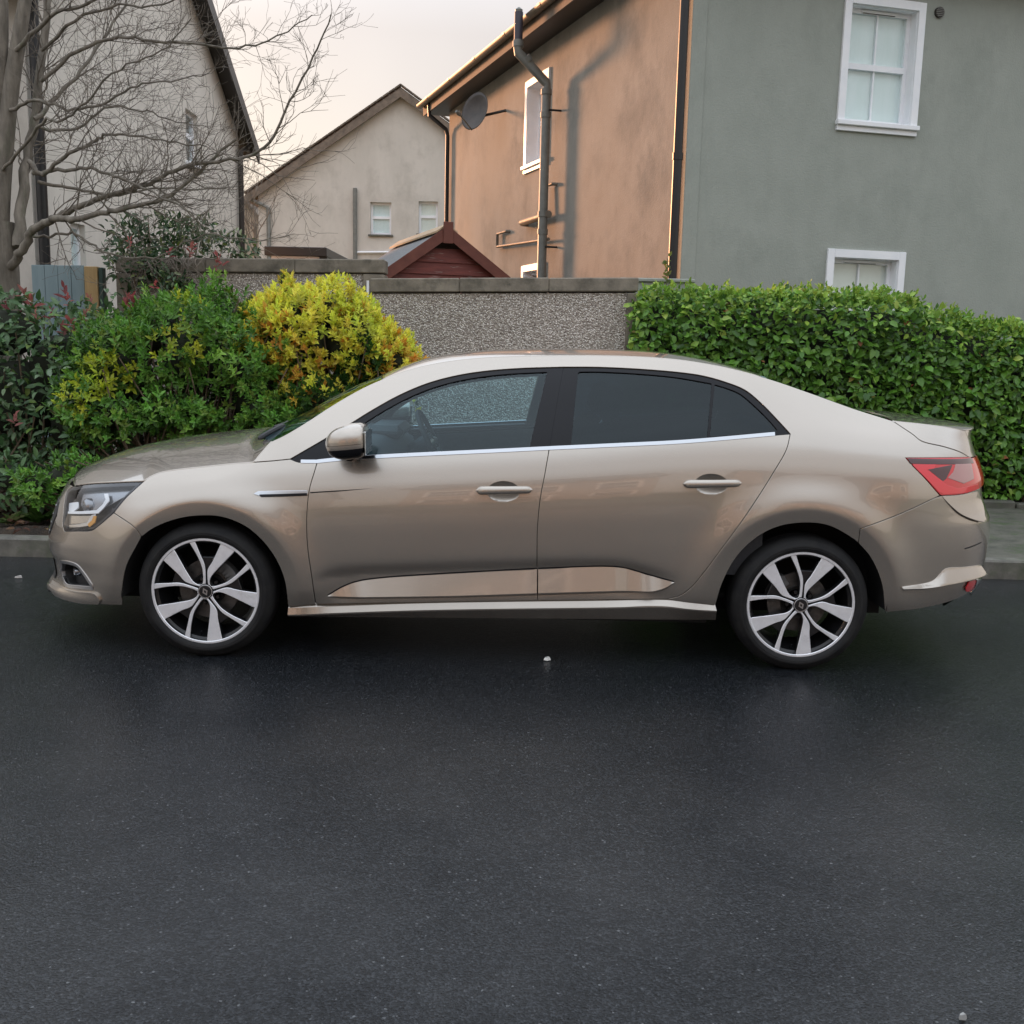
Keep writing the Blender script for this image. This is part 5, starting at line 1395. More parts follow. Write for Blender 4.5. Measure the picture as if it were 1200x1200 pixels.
def panel(name, P, mat, parent=None, gap=.0028, off=0.0, holes=(), sp=.02, flange=.014, sides=(1, -1), dens=.018, label=None, extra=None):
    """body panel in (s, z); off may be a function of (s, z)"""
    parent = car if parent is None else parent
    P = densify(P, dens); P = inset(P, gap) if gap else (P if area2(P) > 0 else P[::-1])
    holes = [h if isinstance(h, np.ndarray) else np.array(h) for h in holes]
    V2, T, loops = tri2d(P, holes, sp, extra)
    res = []
    for side in sides:
        of = off(V2[:, 0], V2[:, 1]) if callable(off) else off
        p, nn = body(V2[:, 0], V2[:, 1], side, of)
        if callable(off):
            e = 1e-3; pa = body(V2[:, 0] + e, V2[:, 1], side, off(V2[:, 0] + e, V2[:, 1]))[0] - body(V2[:, 0] - e, V2[:, 1], side, off(V2[:, 0] - e, V2[:, 1]))[0]
            pb = body(V2[:, 0], V2[:, 1] + e, side, off(V2[:, 0], V2[:, 1] + e))[0] - body(V2[:, 0], V2[:, 1] - e, side, off(V2[:, 0], V2[:, 1] - e))[0]
            nn2 = np.cross(pa, pb) * side; nn2 /= np.maximum(np.linalg.norm(nn2, axis=1, keepdims=True), 1e-12); nf = nn2
        else: nf = nn
        V = [p]; NR = [nf]; F = [tuple(t) if side > 0 else tuple(t[::-1]) for t in T]; base = len(p)
        if flange:
            for li, lp in enumerate(loops):
                q = p[lp]; tn = np.roll(q, -1, 0) - np.roll(q, 1, 0); tn /= np.maximum(np.linalg.norm(tn, axis=1, keepdims=True), 1e-9)
                outw = np.cross(tn, nf[lp]) * side
                rim = unit(nf[lp] + outw)
                k = len(lp); r1 = q - nf[lp] * .0012 + outw * .0012; r2 = q - nf[lp] * flange + outw * .0012
                V += [q, r1, r1, r2]; NR += [nf[lp], rim, outw, outw]
                for i in range(k):
                    j = (i + 1) % k
                    for a_, b_ in ((0, 1), (2, 3)):
                        f = (base + a_ * k + i, base + b_ * k + i, base + b_ * k + j, base + a_ * k + j)
                        F.append(f if side > 0 else f[::-1])
                base += 4 * k
        o = mesh_obj(name, np.vstack(V), F, mat, parent, smooth=True, normals=np.vstack(NR))
        if label: o['label'] = label
        res.append(o)
    return res

# ---- outlines traced on the near flank
curve('archF', [(143.5, 709.5), (143.2, 690), (148.3, 663.3), (160, 640), (166, 629)])
curve('archF2', [(166, 629), (180, 619), (206.7, 608.5), (233.3, 604.5), (260, 606), (286.7, 616.5), (306.7, 633), (323.3, 655.5), (333.3, 680), (337.7, 712)])
curve('archR', [(838.5, 709.5), (846.7, 683), (863, 653), (886.7, 630), (913, 617), (946.7, 612.7), (973, 616.7), (1000, 631.7), (1006, 636.5)])
curve('archR2', [(1006, 636.5), (1020, 653), (1033, 683), (1037, 718)])
curve('bumpF', [(166, 629), (158, 618.5), (133.3, 601)])
curve('lampF_b', [(133.3, 601), (147.5, 583.5), (168.5, 564)])
curve('hoodside', [(168.5, 564), (173.3, 560), (186.7, 554), (206.7, 550.3), (240, 546.7), (273.3, 543.3), (296.7, 541.7)])
curve('fendtop', [(296.7, 541.7), (320, 540), (340, 538)])
curve('fendsail', [(340, 538), (350, 541.7), (371.5, 542.4)])
curve('doorF', [(371.5, 542.4), (368.3, 553.3), (363.3, 570), (360.7, 586.7), (359.3, 613.3), (360.7, 643.3), (365, 673.3), (370, 708.3)])
curve('doorM', [(643.5, 526.8), (638.3, 556.7), (633.3, 583.3), (630, 616.7), (629.3, 650), (629.6, 680), (630, 704)])
curve('doorR', [(926.2, 508.5), (921.7, 526.7), (906.7, 553.3), (890, 580), (870, 610), (846.7, 641.7), (823, 673.3), (810, 688.3), (796.7, 698), (781, 702.3)])
curve('sillF', [(337.7, 712), (370, 708.3)])
curve('sillM1', [(370, 708.3), (500, 706), (630, 704)])
curve('sillM2', [(630, 704), (710, 703), (781, 702.3)])
curve('sillR', [(781, 702.3), (805, 706), (838.5, 709.5)])
curve('belt1', [(371.5, 542.4), (400, 539.5), (455, 536), (580, 530), (643.5, 526.8)])
curve('belt2', [(643.5, 526.8), (720, 523.3), (800, 519.3), (926.2, 508.5)])
curve('dlo1', [(340, 538), (383, 513), (413, 495), (433, 482.5), (467, 463.5), (500, 449.5), (533, 440.5), (567, 435), (607, 431.7), (660, 430)])
curve('dlo2', [(660, 430), (700, 430.2), (750, 432.5), (800, 436.8), (824, 440.5), (847, 446.7), (873, 457), (893, 473.3), (913, 494), (926.2, 508.5)])
curve('pillarB', [(660, 430), (653, 470), (643.5, 526.8)])
curve('aseam', [(296.7, 541.7), (308, 528), (318, 517)])
RAIL = [(318, 517), (333, 510), (360, 494), (390, 474.5), (423, 455.5), (447, 444.5), (480, 433), (515, 425), (560, 419.5), (620, 417), (700, 416.5), (760, 418.5), (800, 422), (850, 430.5), (900, 443.5), (950, 460.5), (1000, 478.5), (1030, 488), (1046, 493)]
curve('rail', RAIL, 6)
curve('bootside', [(1046, 493), (1058, 501), (1070, 509), (1080, 516.7), (1106.7, 523.5), (1126, 530), (1136, 536)])
curve('lampR_top', [(1136, 536), (1100, 536.5), (1061.7, 536.7)])
curve('lampR_d', [(1061.7, 537), (1080, 556), (1101.7, 580.7)])
curve('bumpR', [(1101.7, 580.7), (1056.7, 601.5), (1010, 618.5), (1006, 636.5)])
CV['bumpR'] = px2sz(catmull([(1101.7, 580.7), (1056.7, 601.5), (1008, 620)], 8))
# bumper seam runs into the arch
_e = CV['bumpR'][-1]; CV['bumpR_e'] = np.vstack([_e, CV['archR'][-1]])

ARCS = []
for cx, cz, r0 in (ARF, ARR):
    for dr in (.012, .028, .042, .050, .054, .058, .062, .066, .074, .088):
        r = r0 + dr; a = np.linspace(0, math.pi * 2, int(2 * math.pi * r / .014)); ARCS.append(np.stack([cx + r * np.cos(a) - XA + S1, cz + r * np.sin(a)], 1))
ARCS = np.vstack(ARCS)
fend = chain('archF2', 'sillF', '-doorF', '-fendsail', '-fendtop', '-hoodside', '-lampF_b', '-bumpF')
panel('front_wing', fend, M_PAINT, extra=ARCS)
def bowl(px, py, rx, ry):
    a = np.linspace(0, 2 * math.pi, 44, endpoint=False); return px2sz(np.stack([px + rx * np.cos(a), py + ry * np.sin(a)], 1))
hb = [bowl(590, 576, 19.5, 12.5), bowl(833.5, 567.5, 20, 12.5)]
doors = []
doors.append(panel('front_door', chain('doorF', 'sillM1', '-doorM', '-belt1'), M_PAINT, holes=[hb[0]]))
doors.append(panel('rear_door', chain('doorM', 'sillM2', '-doorR', '-belt2'), M_PAINT, holes=[hb[1]]))
panel('body_side', chain('aseam', 'rail', 'bootside', 'lampR_top', 'lampR_d', 'bumpR', 'bumpR_e', '-archR', '-sillR', '-doorR', '-dlo2', '-dlo1', '-fendtop'), M_PAINT, extra=ARCS)
def ribbon(name, rows, mat, parent=None, sides=(1, -1), n=80):
    """faceted strip along the flank: rows of (curve (s, z), offset), sharp between rows"""
    out = []
    R_ = []
    for c, of in rows:
        d = np.r_[0, np.cumsum(np.linalg.norm(np.diff(c, axis=0), axis=1))]; t = np.linspace(0, d[-1], n)
        R_.append((np.interp(t, d, c[:, 0]), np.interp(t, d, c[:, 1]), of))
    for sd in sides:
        P_ = [body(a_, b_, sd, of if np.ndim(of) else np.full(n, of))[0] for a_, b_, of in R_]
        V, F = [], []
        for i in range(len(P_) - 1):
            b0 = len(V); V += list(P_[i]) + list(P_[i + 1])
            for k in range(n - 1):
                f = (b0 + k, b0 + k + 1, b0 + n + k + 1, b0 + n + k); F.append(f[::-1] if sd > 0 else f)
        out.append(mesh_obj(name, V, F, mat, parent or car, smooth=True))
    return out
sill_lo = px2sz(catmull([(338.5, 722.5), (500, 723.5), (700, 725), (838.5, 726)], 12))
sill_up = px2sz(catmull([(337.7, 713), (500, 707.3), (700, 704.5), (781, 703.5), (805, 706.5), (838.5, 710)], 8))
sill_md = px2sz(catmull([(338, 717.5), (500, 712.5), (700, 709.8), (781, 708.8), (805, 711), (838.5, 713.5)], 8))
ribbon('sill', [(sill_up + (0, .012), -.02), (sill_up, -.003), (sill_md, .016), (sill_md - (0, .006), .017), (sill_lo, .002), (sill_lo - (0, .03), -.06)], M_PAINT)

# bright lower mouldings on the doors
wt1 = px2sz(catmull([(384, 698), (400, 688.5), (416.7, 682), (442, 677.8), (526.7, 672), (629.2, 666.4)], 8))
wt2 = px2sz(catmull([(630.8, 666.4), (710, 663.8), (732, 665.7), (757.7, 673), (790, 682)], 8))
wb1 = px2sz(catmull([(384, 698.6), (526.7, 697), (629, 694)], 8)); wb2 = px2sz(catmull([(630.6, 694), (720, 691.3), (776, 688.8), (790, 682.6)], 8))
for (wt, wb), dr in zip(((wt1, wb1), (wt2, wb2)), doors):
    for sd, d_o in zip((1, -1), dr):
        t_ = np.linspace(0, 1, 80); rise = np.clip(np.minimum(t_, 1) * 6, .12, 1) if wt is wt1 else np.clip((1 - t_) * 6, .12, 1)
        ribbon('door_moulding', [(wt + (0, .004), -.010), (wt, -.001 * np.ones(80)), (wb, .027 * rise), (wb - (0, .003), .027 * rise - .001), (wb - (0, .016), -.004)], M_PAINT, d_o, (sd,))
        ribbon('moulding_shadow_line', [(wt + (0, .0052), .0012), (wt - (0, .0005), .0014)], M_BLK, d_o, (sd,))  # black strip standing in for the shadow gap above the moulding
# handles
for (hx_, hy_, hl), bl, dr in zip(((591, 574.5, 33), (834.5, 566.8, 34)), hb, doors):
    cs = bl.mean(0)
    for sd, d_o in zip((1, -1), dr):
        rr = np.sqrt((((bl - cs) ** 2).sum(1)).max()); zr_ = np.ptp(bl[:, 1]) / 2; sr_ = np.ptp(bl[:, 0]) / 2
        h = panel('handle_recess', bl, M_PAINT, d_o, gap=-.0005, flange=0, sp=.006, dens=.006, sides=(sd,), off=lambda s, z, c=cs, a=sr_, b=zr_: -.020 * np.clip(1.02 - ((s - c[0]) / a) ** 2 - ((z - c[1]) / b) ** 2, 0, 1) ** .85)
        e0, e1 = px2sz([(hx_ - hl, hy_ + .5), (hx_ + hl, hy_ - .5)])
        V, F = [], []; NS, NR_ = 18, 12
        for i in range(NS + 1):
            t = i / NS; s_ = e0[0] + (e1[0] - e0[0]) * t; z_ = e0[1] + (e1[1] - e0[1]) * t
            lift = .010 + .018 * math.sin(math.pi * t) ** .6; c, nn = body(s_, z_, sd, lift)
            taper = min(1, (max(1e-3, min(t, 1 - t)) / .07)) ** .5
            hh, dd = (.0195 - .003 * t) * taper, .012 * taper
            tx = unit((body(s_ + .01, z_, sd)[0] - body(s_ - .01, z_, sd)[0])[None])[0]; up = np.cross(nn, tx) * sd; up = up if up[2] > 0 else -up
            for k in range(NR_):
                a = 2 * math.pi * k / NR_; V.append(c + up * hh * np.sign(math.sin(a)) * abs(math.sin(a)) ** .75 + nn * dd * math.cos(a))
        for i in range(NS):
            for k in range(NR_):
                q = (i * NR_ + k, i * NR_ + (k + 1) % NR_, (i + 1) * NR_ + (k + 1) % NR_, (i + 1) * NR_ + k); F.append(q)
        F += [tuple(range(NR_)), tuple(NS * NR_ + k for k in range(NR_))[::-1]]
        mesh_obj('handle', V, F, M_PAINT, d_o, smooth=True)
# bright blade on the front wing
panel('wing_trim', px2sz([(297.5, 579), (303, 576.2), (330, 575.4), (360.2, 574.8), (360.2, 580), (330, 581), (306, 581.6)]), M_CHR, gap=0, off=.006, flange=.008, sp=.01, dens=.01)
panel('wing_trim_inlay', px2sz([(304, 580), (330, 579.2), (360, 578.2), (360, 580.6), (330, 581.8), (306, 582.2)]), M_BLK, gap=0, off=.0075, flange=.004, sp=.01, dens=.01)
# black strip painted for the shade of the crease running into the door
panel('door_crease_shade', px2sz([(363.5, 576.6), (400, 574.5), (437, 572.2), (400, 575.8), (363.5, 578)]), M_BLK, gap=0, off=.0012, flange=0, sp=.02, dens=.012)

# ---- side glass
gF = px2sz(np.vstack([catmull([(398, 537.5), (404, 521), (413, 507)], 5), catmull([(416, 503), (433, 490.5), (467, 470.5), (500, 455.5), (533, 445.8), (567, 439.8), (600, 436.5), (641.5, 434.5)], 6), catmull([(641, 436), (632, 475), (620.5, 526)], 6), catmull([(618, 527), (560, 529.5), (455, 534.5)], 6)]))
gR = px2sz(np.vstack([catmull([(669, 521.5), (673, 475), (677, 436)], 6), catmull([(679, 434.3), (700, 434.2), (750, 436.8), (793, 441), (834, 448.2)], 6), catmull([(834.5, 450), (829.5, 511.5)], 6), catmull([(828, 512.6), (750, 518), (671, 521.8)], 6)]))
gQ = px2sz(np.vstack([catmull([(832, 510.8), (837.5, 450)], 6), catmull([(839, 449.7), (853, 454), (868, 460.5), (886, 475.5), (902, 491.5), (912, 503.4)], 6), catmull([(910, 505.4), (870, 508.5), (834, 511.5)], 6)]))
def tidy(P):
    keep = [0]
    for i in range(1, len(P)):
        if np.linalg.norm(P[i] - P[keep[-1]]) > .003: keep.append(i)
    P = P[keep]; return P if area2(P) > 0 else P[::-1]
gF, gR, gQ = tidy(gF), tidy(gR), tidy(gQ)
panel('window_surround', chain('fendsail', 'belt1', '-pillarB', '-dlo1'), M_BLK, holes=[gF], off=-.006, gap=.001, flange=.03)
panel('window_surround', chain('belt2', '-dlo2', 'pillarB'), M_BLK, holes=[gR, gQ], off=-.006, gap=.0014, flange=.03)
panel('side_window', gF, M_GLS, gap=-.004, off=-.012, flange=0, sp=.03)
panel('side_window', gR, M_PRIV, gap=-.004, off=-.012, flange=0, sp=.03)
panel('quarter_window', gQ, M_PRIV, gap=-.004, off=-.012, flange=0, sp=.03)
def strip(name, c, w, mat, off, **k):
    """narrow strip hung w metres below curve c"""
    return panel(name, np.vstack([c - np.array([0, w]), c[::-1] + np.array([0, w * .12])]), mat, gap=0, off=off, flange=.008, sp=.006, dens=.012, **k)
strip('belt_trim', CV['belt1'], -.013, M_CHR, .003); strip('belt_trim', CV['belt2'][:-1], -.013, M_CHR, .003)
strip('belt_trim', CV['fendsail'][8:], -.012, M_CHR, .003)

# ---- lofted top panels between the two flanks
def loft(name, edge, mat, bow, crown, n=2.5, parent=None, rows=10, off=0.0, inner=0.0, back=True, bown=lambda t: 2.0):
    """edge: world points on the near flank; bow/crown: functions of t in 0..1"""
    E_ = np.asarray(edge); m = len(E_); t = np.linspace(0, 1, m)
    ye = CY - E_[:, 1] - inner
    vv = np.sin(np.linspace(-1, 1, 2 * rows + 1) * math.pi / 2)
    V = []
    for i in range(m):
        for v in vv:
            y = ye[i] * v
            V.append((E_[i, 0] - bow(t[i]) * (1 - abs(v) ** bown(t[i])), CY - y, E_[i, 2] + off + crown(t[i]) * (1 - abs(v) ** n)))
    K = 2 * rows + 1
    F = [(i * K + j, i * K + j + 1, (i + 1) * K + j + 1, (i + 1) * K + j) for i in range(m - 1) for j in range(K - 1)]
    V = np.array(V)
    a = V[F[len(F) // 2][0]]; b = V[F[len(F) // 2][1]]; c = V[F[len(F) // 2][2]]
    if np.cross(b - a, c - a)[2] < 0: F = [f[::-1] for f in F]
    o = mesh_obj(name, V, F, mat, parent or car, smooth=True)
    if back:
        md = o.modifiers.new('thickness', 'SOLIDIFY'); md.thickness = .012; md.offset = -1
    return o
def bpts(c, off=0.0, sl=slice(None)): return body(c[sl, 0], c[sl, 1], 1, off)[0]
rail = CV['rail']; rp = bpts(rail)
railpx = catmull(RAIL, 6)
def seg(x0, x1):
    k = (railpx[:, 0] >= x0 - .5) & (railpx[:, 0] <= x1 + .5); return rp[k]
hood_front = px2sz(catmull([(88.5, 568.8), (105, 566.3), (130, 564.8), (168.5, 563.2)], 6))
CV['hoodfront'] = hood_front
hood_edge = np.vstack([bpts(hood_front), bpts(CV['hoodside'])[1:], bpts(CV['aseam'])[1:]])
d_ = np.r_[0, np.cumsum(np.linalg.norm(np.diff(hood_edge, axis=0), axis=1))]; tt = np.linspace(0, d_[-1], 60)
hood_edge = np.stack([np.interp(tt, d_, hood_edge[:, k]) for k in range(3)], 1)
hood_edge = hood_edge + (0, .0025, 0)
bowf = pch([0, .12, .35, .6, .85, 1], [.12, .115, .10, .10, .13, .19]); crf = pch([0, .15, .4, .7, .88, 1], [.012, .045, .085, .095, .075, .0])
zcx = pch([-2.27, -2.20, -2.02, -1.78, -1.55, -1.36], [.738, .785, .866, .922, .955, .978])
_tt = np.linspace(0, 1, 60); _cr = zcx(hood_edge[:, 0] - bowf(_tt)) - hood_edge[:, 2]
loft('bonnet', hood_edge, M_PAINT, bowf, lambda t: float(np.interp(t, _tt, _cr)), 2.4, rows=14, bown=pch([0, .12, .35, 1], [3.2, 2.6, 2.0, 2.0]))
_bo = [o for o in car.children if o.name.startswith('bonnet')][0]; _k = 29
_fr = np.array([_bo.data.vertices[i].co for i in range(_k)]) + np.array(car.location)
_V = np.vstack([_fr, _fr + (-.003, 0, -.010), _fr + (.0, 0, -.03), _fr + (.03, 0, -.10)])
mesh_obj('bonnet_nose', _V, [(r * _k + i, (r + 1) * _k + i, (r + 1) * _k + i + 1, r * _k + i + 1) for r in range(3) for i in range(_k - 1)], M_PAINT, car, smooth=True)
ws = seg(318, 447); 
loft('windscreen', ws + (0, .004, -.004), M_GLS, pch([0, 1], [.19, .05]), pch([0, .3, 1], [-.004, .004, .012]), 2.6, back=False)
rf_ = seg(447, 893)
loft('roof', rf_, M_PAINT, pch([0, .5, 1], [.05, .0, -.06]), pch([0, .25, .7, 1], [.012, .030, .028, .010]), 4.5, rows=14)
loft('rear_window', seg(895, 1040) + (0, .004, -.004), M_PRIV, pch([0, 1], [-.06, -.13]), pch([0, .4, 1], [.010, .0, -.004]), 3, back=False)
# boot: lid side on the flank, deck above, rear face between the lamps
lip = px2sz(catmull([(1046, 493), (1080, 496.5), (1110, 500.5), (1131, 504.5)], 8))
CV['lip'] = lip
def rear_s(c, t): return np.array([c[0] + (S3 - .001 - c[0]) * t, c[1]])
tail = px2sz(catmull([(1131, 504.5), (1134, 513), (1135.5, 522), (1136, 536)], 6))
panel('boot_lid_side', np.vstack([CV['bootside'], tail[::-1][1:], lip[::-1][1:]]), M_PAINT, sp=.015)
lp = bpts(lip)
loft('boot_lid', lp, M_PAINT, pch([0, 1], [-.13, -(float(XR(lip[-1][1])) - lp[-1][0]) - .004]), pch([0, 1], [-.002, .008]), 3, rows=14, bown=pch([0, 1], [2.0, 3.6]))
e = lip[-1]; zlow = .745
lampin_s = e[0] + .16
rear_face = np.vstack([tail, np.array([[tail[-1][0] + .02, tail[-1][1]], [lampin_s + .08, tail[-1][1] - .004], [lampin_s + .08, zlow], [S3 + .002, zlow], [S3 + .002, e[1]]])])
panel('boot_rear', rear_face, M_PAINT, gap=.001)
panel('plate_recess', np.array([[S3 - .34, .80], [S3 + .002, .80], [S3 + .002, .93], [S3 - .34, .93]]), M_BPL, gap=0, off=.003, flange=0)

# ---- tail lamps
tl_edge = np.vstack([CV['lampR_top'][::-1][::-1], CV['lampR_d']])
lampb = px2sz(catmull([(1101.7, 580.7), (1120, 579.8), (1133, 577.8), (1146, 573)], 6))
tl = np.vstack([CV['lampR_d'], lampb, np.array([[lampb[-1][0] + .05, lampb[-1][1] + .005], [lampin_s + .07, lampb[-1][1] + .02], [lampin_s + .07, tail[-1][1] - .008], [tail[-1][0] + .02, tail[-1][1] - .004]]), CV['lampR_top']])
for sd, o in zip((1, -1), panel('tail_lamp', tl, M_RED, gap=.002, off=.004, flange=.02, sp=.014)):
    def lpan(nm, pts, mt, of): panel(nm, px2sz(pts), mt, o, gap=0, off=of, flange=.001, sp=.012, dens=.01, sides=(sd,))
    lpan('lamp_top_band', [(1063, 537.5), (1138, 537.2), (1140, 543), (1067, 543.2)], M_REDD, .0052)
    lpan('light_guide', [(1069, 545), (1096, 544.5), (1094, 549), (1085, 550.5), (1110, 569), (1122, 572.5), (1145, 567), (1145.5, 572.5), (1132, 577), (1105, 579), (1099, 576)], M_REDB, .0054)
    lpan('reversing_lens', [(1119, 544.2), (1137, 543.8), (1140, 561), (1128, 566.5), (1110, 560), (1116, 554)], M_SMOKE, .0058)
    lpan('smoked_section', [(1087, 550), (1115, 545), (1108, 561), (1104, 564)], M_REDD, .0050)

# ---- rear bumper
b_bot = px2sz(catmull([(1037, 718), (1080, 713), (1113, 705), (1133, 696), (1141, 689)], 6))
zc = .30
rbump = np.vstack([CV['bumpR'][::-1][::1], np.zeros((0, 2))])
ctop = np.array([[lampb[-1][0] + .05, lampb[-1][1] + .001], [lampin_s + .08, zlow - .004], [S3 + .002, zlow - .004]])
rb = np.vstack([CV['archR2'], b_bot[1:], np.array([[b_bot[-1][0] + .12, .315], [S3 + .002, .315]]), ctop[::-1], lampb[::-1], CV['bumpR'], CV['bumpR_e'][1:-1]])
ledge_t = px2sz(catmull([(1057, 687.5), (1092, 680.8), (1100, 674), (1108, 666.5), (1130, 664.5), (1149, 662)], 7))
ledge_b = px2sz(catmull([(1057, 688.6), (1093, 685), (1120, 680), (1138, 675.5), (1149, 671.5)], 7))
def rb_off(s, z): 
    return 0.0 * s
panel('rear_bumper', rb, M_PAINT, sp=.018, extra=ARCS)
# sculpted upper facet under the lamp and lower ledge
fac = np.vstack([px2sz(catmull([(1104, 581.5), (1113, 592), (1124, 602), (1138, 609), (1149, 612)], 6)), px2sz(catmull([(1150.5, 600), (1149.5, 588), (1146, 576)], 5)), px2sz(catmull([(1138, 577.5), (1120, 581), (1104, 581.5)], 5))])
fz0, fz1 = fac[:, 1].min(), fac[:, 1].max()
panel('bumper_facet', tidy(fac), M_PAINT, gap=0, flange=.006, sp=.012, dens=.01, off=lambda s, z: .018 - .017 * np.clip((z - fz0) / (fz1 - fz0), 0, 1))
lz0, lz1_ = pch(*(np.unique(np.round(ledge_b[:, 0], 4), return_index=True)[0], ledge_b[np.unique(np.round(ledge_b[:, 0], 4), return_index=True)[1], 1])), pch(*(np.unique(np.round(ledge_t[:, 0], 4), return_index=True)[0], ledge_t[np.unique(np.round(ledge_t[:, 0], 4), return_index=True)[1], 1]))
panel('bumper_ledge', tidy(np.vstack([ledge_b, ledge_t[::-1]])), M_PAINT, gap=0, flange=.010, sp=.012, dens=.01, off=lambda s, z: .002 + .030 * np.clip((lz1_(s) - z) / np.maximum(lz1_(s) - lz0(s), .01), 0, 1))
panel('rear_reflector', px2sz([(1130, 688), (1134, 681), (1141, 679), (1139.5, 686.5), (1135, 692), (1130.5, 692)]), M_RED, gap=0, off=.010, flange=.006, sp=.01, dens=.008)
panel('exhaust_trim', px2sz([(1135, 693), (1140, 687), (1142, 679), (1148.5, 676.5), (1147, 685), (1141, 693), (1136, 696)]), M_CHR, gap=0, off=.012, flange=.012, sp=.01, dens=.008)
panel('rear_valance', np.array([[b_bot[-1][0] + .02, .31], [b_bot[-1][0] + .12, .315], [S3 + .002, .315], [S3 + .002, .22], [b_bot[-1][0] + .05, .22]]), M_BPL, gap=0, off=-.02, flange=0)
panel('bumper_crease_shade', px2sz([(1130, 642.5), (1150, 634.8), (1150, 636), (1131, 643.6)]), M_BPL, gap=0, off=.001, flange=0, dens=.008)  # dark strip painting the shade line along the bumper crease

# ---- front bumper, head lamps
lampF_low = px2sz(catmull([(133.3, 601), (116, 615.8), (107, 621.8), (90, 622.6), (75.5, 622.8)], 7))
lampF_in = px2sz(catmull([(75.5, 622.8), (73.3, 615), (74.3, 600), (75.2, 589.5), (78.2, 576), (86, 569.2)], 7))
fb_bot = px2sz(catmull([(143.5, 709.5), (119, 708.6), (95, 706.5), (72, 700), (62, 692)], 6))
in0 = lampF_in[0]; inT = lampF_in[-1]
fogp = px2sz(catmull([(71.5, 657.5), (80, 658.5), (90, 662), (97, 669.5), (107.5, 685)], 5))
fogp2 = px2sz(catmull([(108.5, 690), (92, 688.5), (78, 686.3), (74.5, 679), (71.8, 668)], 5))
fog = tidy(np.vstack([fogp, fogp2]))
fbp = np.vstack([CV['archF'][::-1], fb_bot[1:], np.array([[.25, .205], [-.003, .20], [-.003, .738], [inT[0] * .5, .737], [inT[0] * .85, inT[1] - .001]]), lampF_in[::-1], lampF_low[::-1], CV['bumpF'][::-1]])
panel('front_bumper', tidy(fbp), M_PAINT, sp=.017, holes=[fog], extra=ARCS)
lamp_poly = tidy(np.vstack([CV['lampF_b'], hood_front[::-1] - np.array([0, .004]), lampF_in[::-1], lampF_low[::-1]]))
hl = panel('headlamp', lamp_poly, M_CLEAR, gap=.003, off=.001, flange=.0, sp=.016)
for sd, o in zip((1, -1), hl):
    def hp(nm, pts, mt, of, fl=.006, smt=True): panel(nm, tidy(px2sz(pts)), mt, o, gap=0, off=of, flange=fl, sp=.012, dens=.01, sides=(sd,))
    panel('lamp_housing', lamp_poly, M_LDARK, o, gap=.002, off=-.055, flange=0, sp=.02, sides=(sd,))
    panel('lamp_bezel', densify(lamp_poly, .015), M_LDARK, o, gap=.002, off=-.004, flange=.045, sp=.02, sides=(sd,), holes=[inset(lamp_poly if area2(lamp_poly) > 0 else lamp_poly[::-1], .014)[::-1]])
    hp('upper_reflector', [(92, 574), (110, 571.5), (140, 569.5), (152, 570.5), (140, 580), (124, 590), (108, 598), (95, 598), (88, 590)], M_LBOWL, -.030)
    hp('daytime_light', [(110, 597.5), (118, 590), (121, 584), (119.5, 577), (124, 577), (125, 586), (118, 595), (112, 601), (90, 601.5), (76, 601), (76, 598.5), (92, 598.6)], M_DRL, -.014)
    hp('lower_light_guide', [(104, 603.5), (109, 602), (107.5, 610), (100, 616), (90, 617.5), (77, 618), (77, 614.8), (90, 614.2), (99, 612)], M_CHR, -.014)
    hp('indicator', [(100, 614.2), (105, 609.8), (107, 604.5), (109.6, 604.5), (108.5, 612), (102, 617.5)], M_AMBER, -.012)
    hp('body_insert', [(76.5, 603.5), (103, 604), (100, 610.5), (90, 613), (76, 613.3)], M_PAINT, -.020)
    hp('reflector_block', [(75.8, 588.5), (86.5, 587), (87, 594), (82, 598), (76, 597.5)], M_DRL, -.018)
    c0, cn = body(*px2sz([(97, 590)])[0], sd, -.045)
    mb = MB(); tx = np.array([-.75, -sd * .62, .0]); tx /= np.linalg.norm(tx)
    mb.tube([c0 - tx * .01, c0 + tx * .02, c0 + tx * .032, c0 + tx * .038], [.036, .036, .027, .006], 18); smooth_by_angle(mb.build('projector', M_LBOWL, o))
# fog-lamp pocket with satin surround
for sd in (1, -1):
    pk = panel('fog_pocket', fog, M_BPL, gap=-.001, off=lambda s, z: -.05 + .0 * s, flange=0, sp=.015, sides=(sd,))[0]
    ring_in = inset(densify(fog, .012), .010)
    panel('fog_surround', fog, M_SATIN, pk, gap=-.004, off=.004, flange=.03, sp=.01, dens=.01, sides=(sd,), holes=[ring_in[::-1]])
    panel('fog_wall', inset(densify(fog, .012), .004), M_BPL, pk, gap=0, off=-.012, flange=.04, sp=.01, dens=.01, sides=(sd,), holes=[inset(densify(fog, .012), .011)[::-1]])
    c0, cn = body(*px2sz([(84, 672)])[0], sd, -.042); mb = MB(); tx = np.array([-.8, -sd * .6, 0]); mb.tube([c0, c0 + tx * .015, c0 + tx * .026], [.022, .022, .016], 16); smooth_by_angle(mb.build('fog_lamp', M_LBOWL, pk))
# lower lip blade
lipc = px2sz(catmull([(118.5, 703.5), (113, 695.5), (92, 693), (74, 689.5), (61, 685.5)], 7)); 
panel('splitter', tidy(np.vstack([lipc, np.array([[.3, .222], [-.001, .22], [-.001, .185], [.3, .187]]), px2sz(catmull([(60.5, 690), (68, 697.5), (92, 705), (117, 707)], 6))])), M_PAINT, gap=0, off=.012, flange=.014, sp=.014, dens=.012)
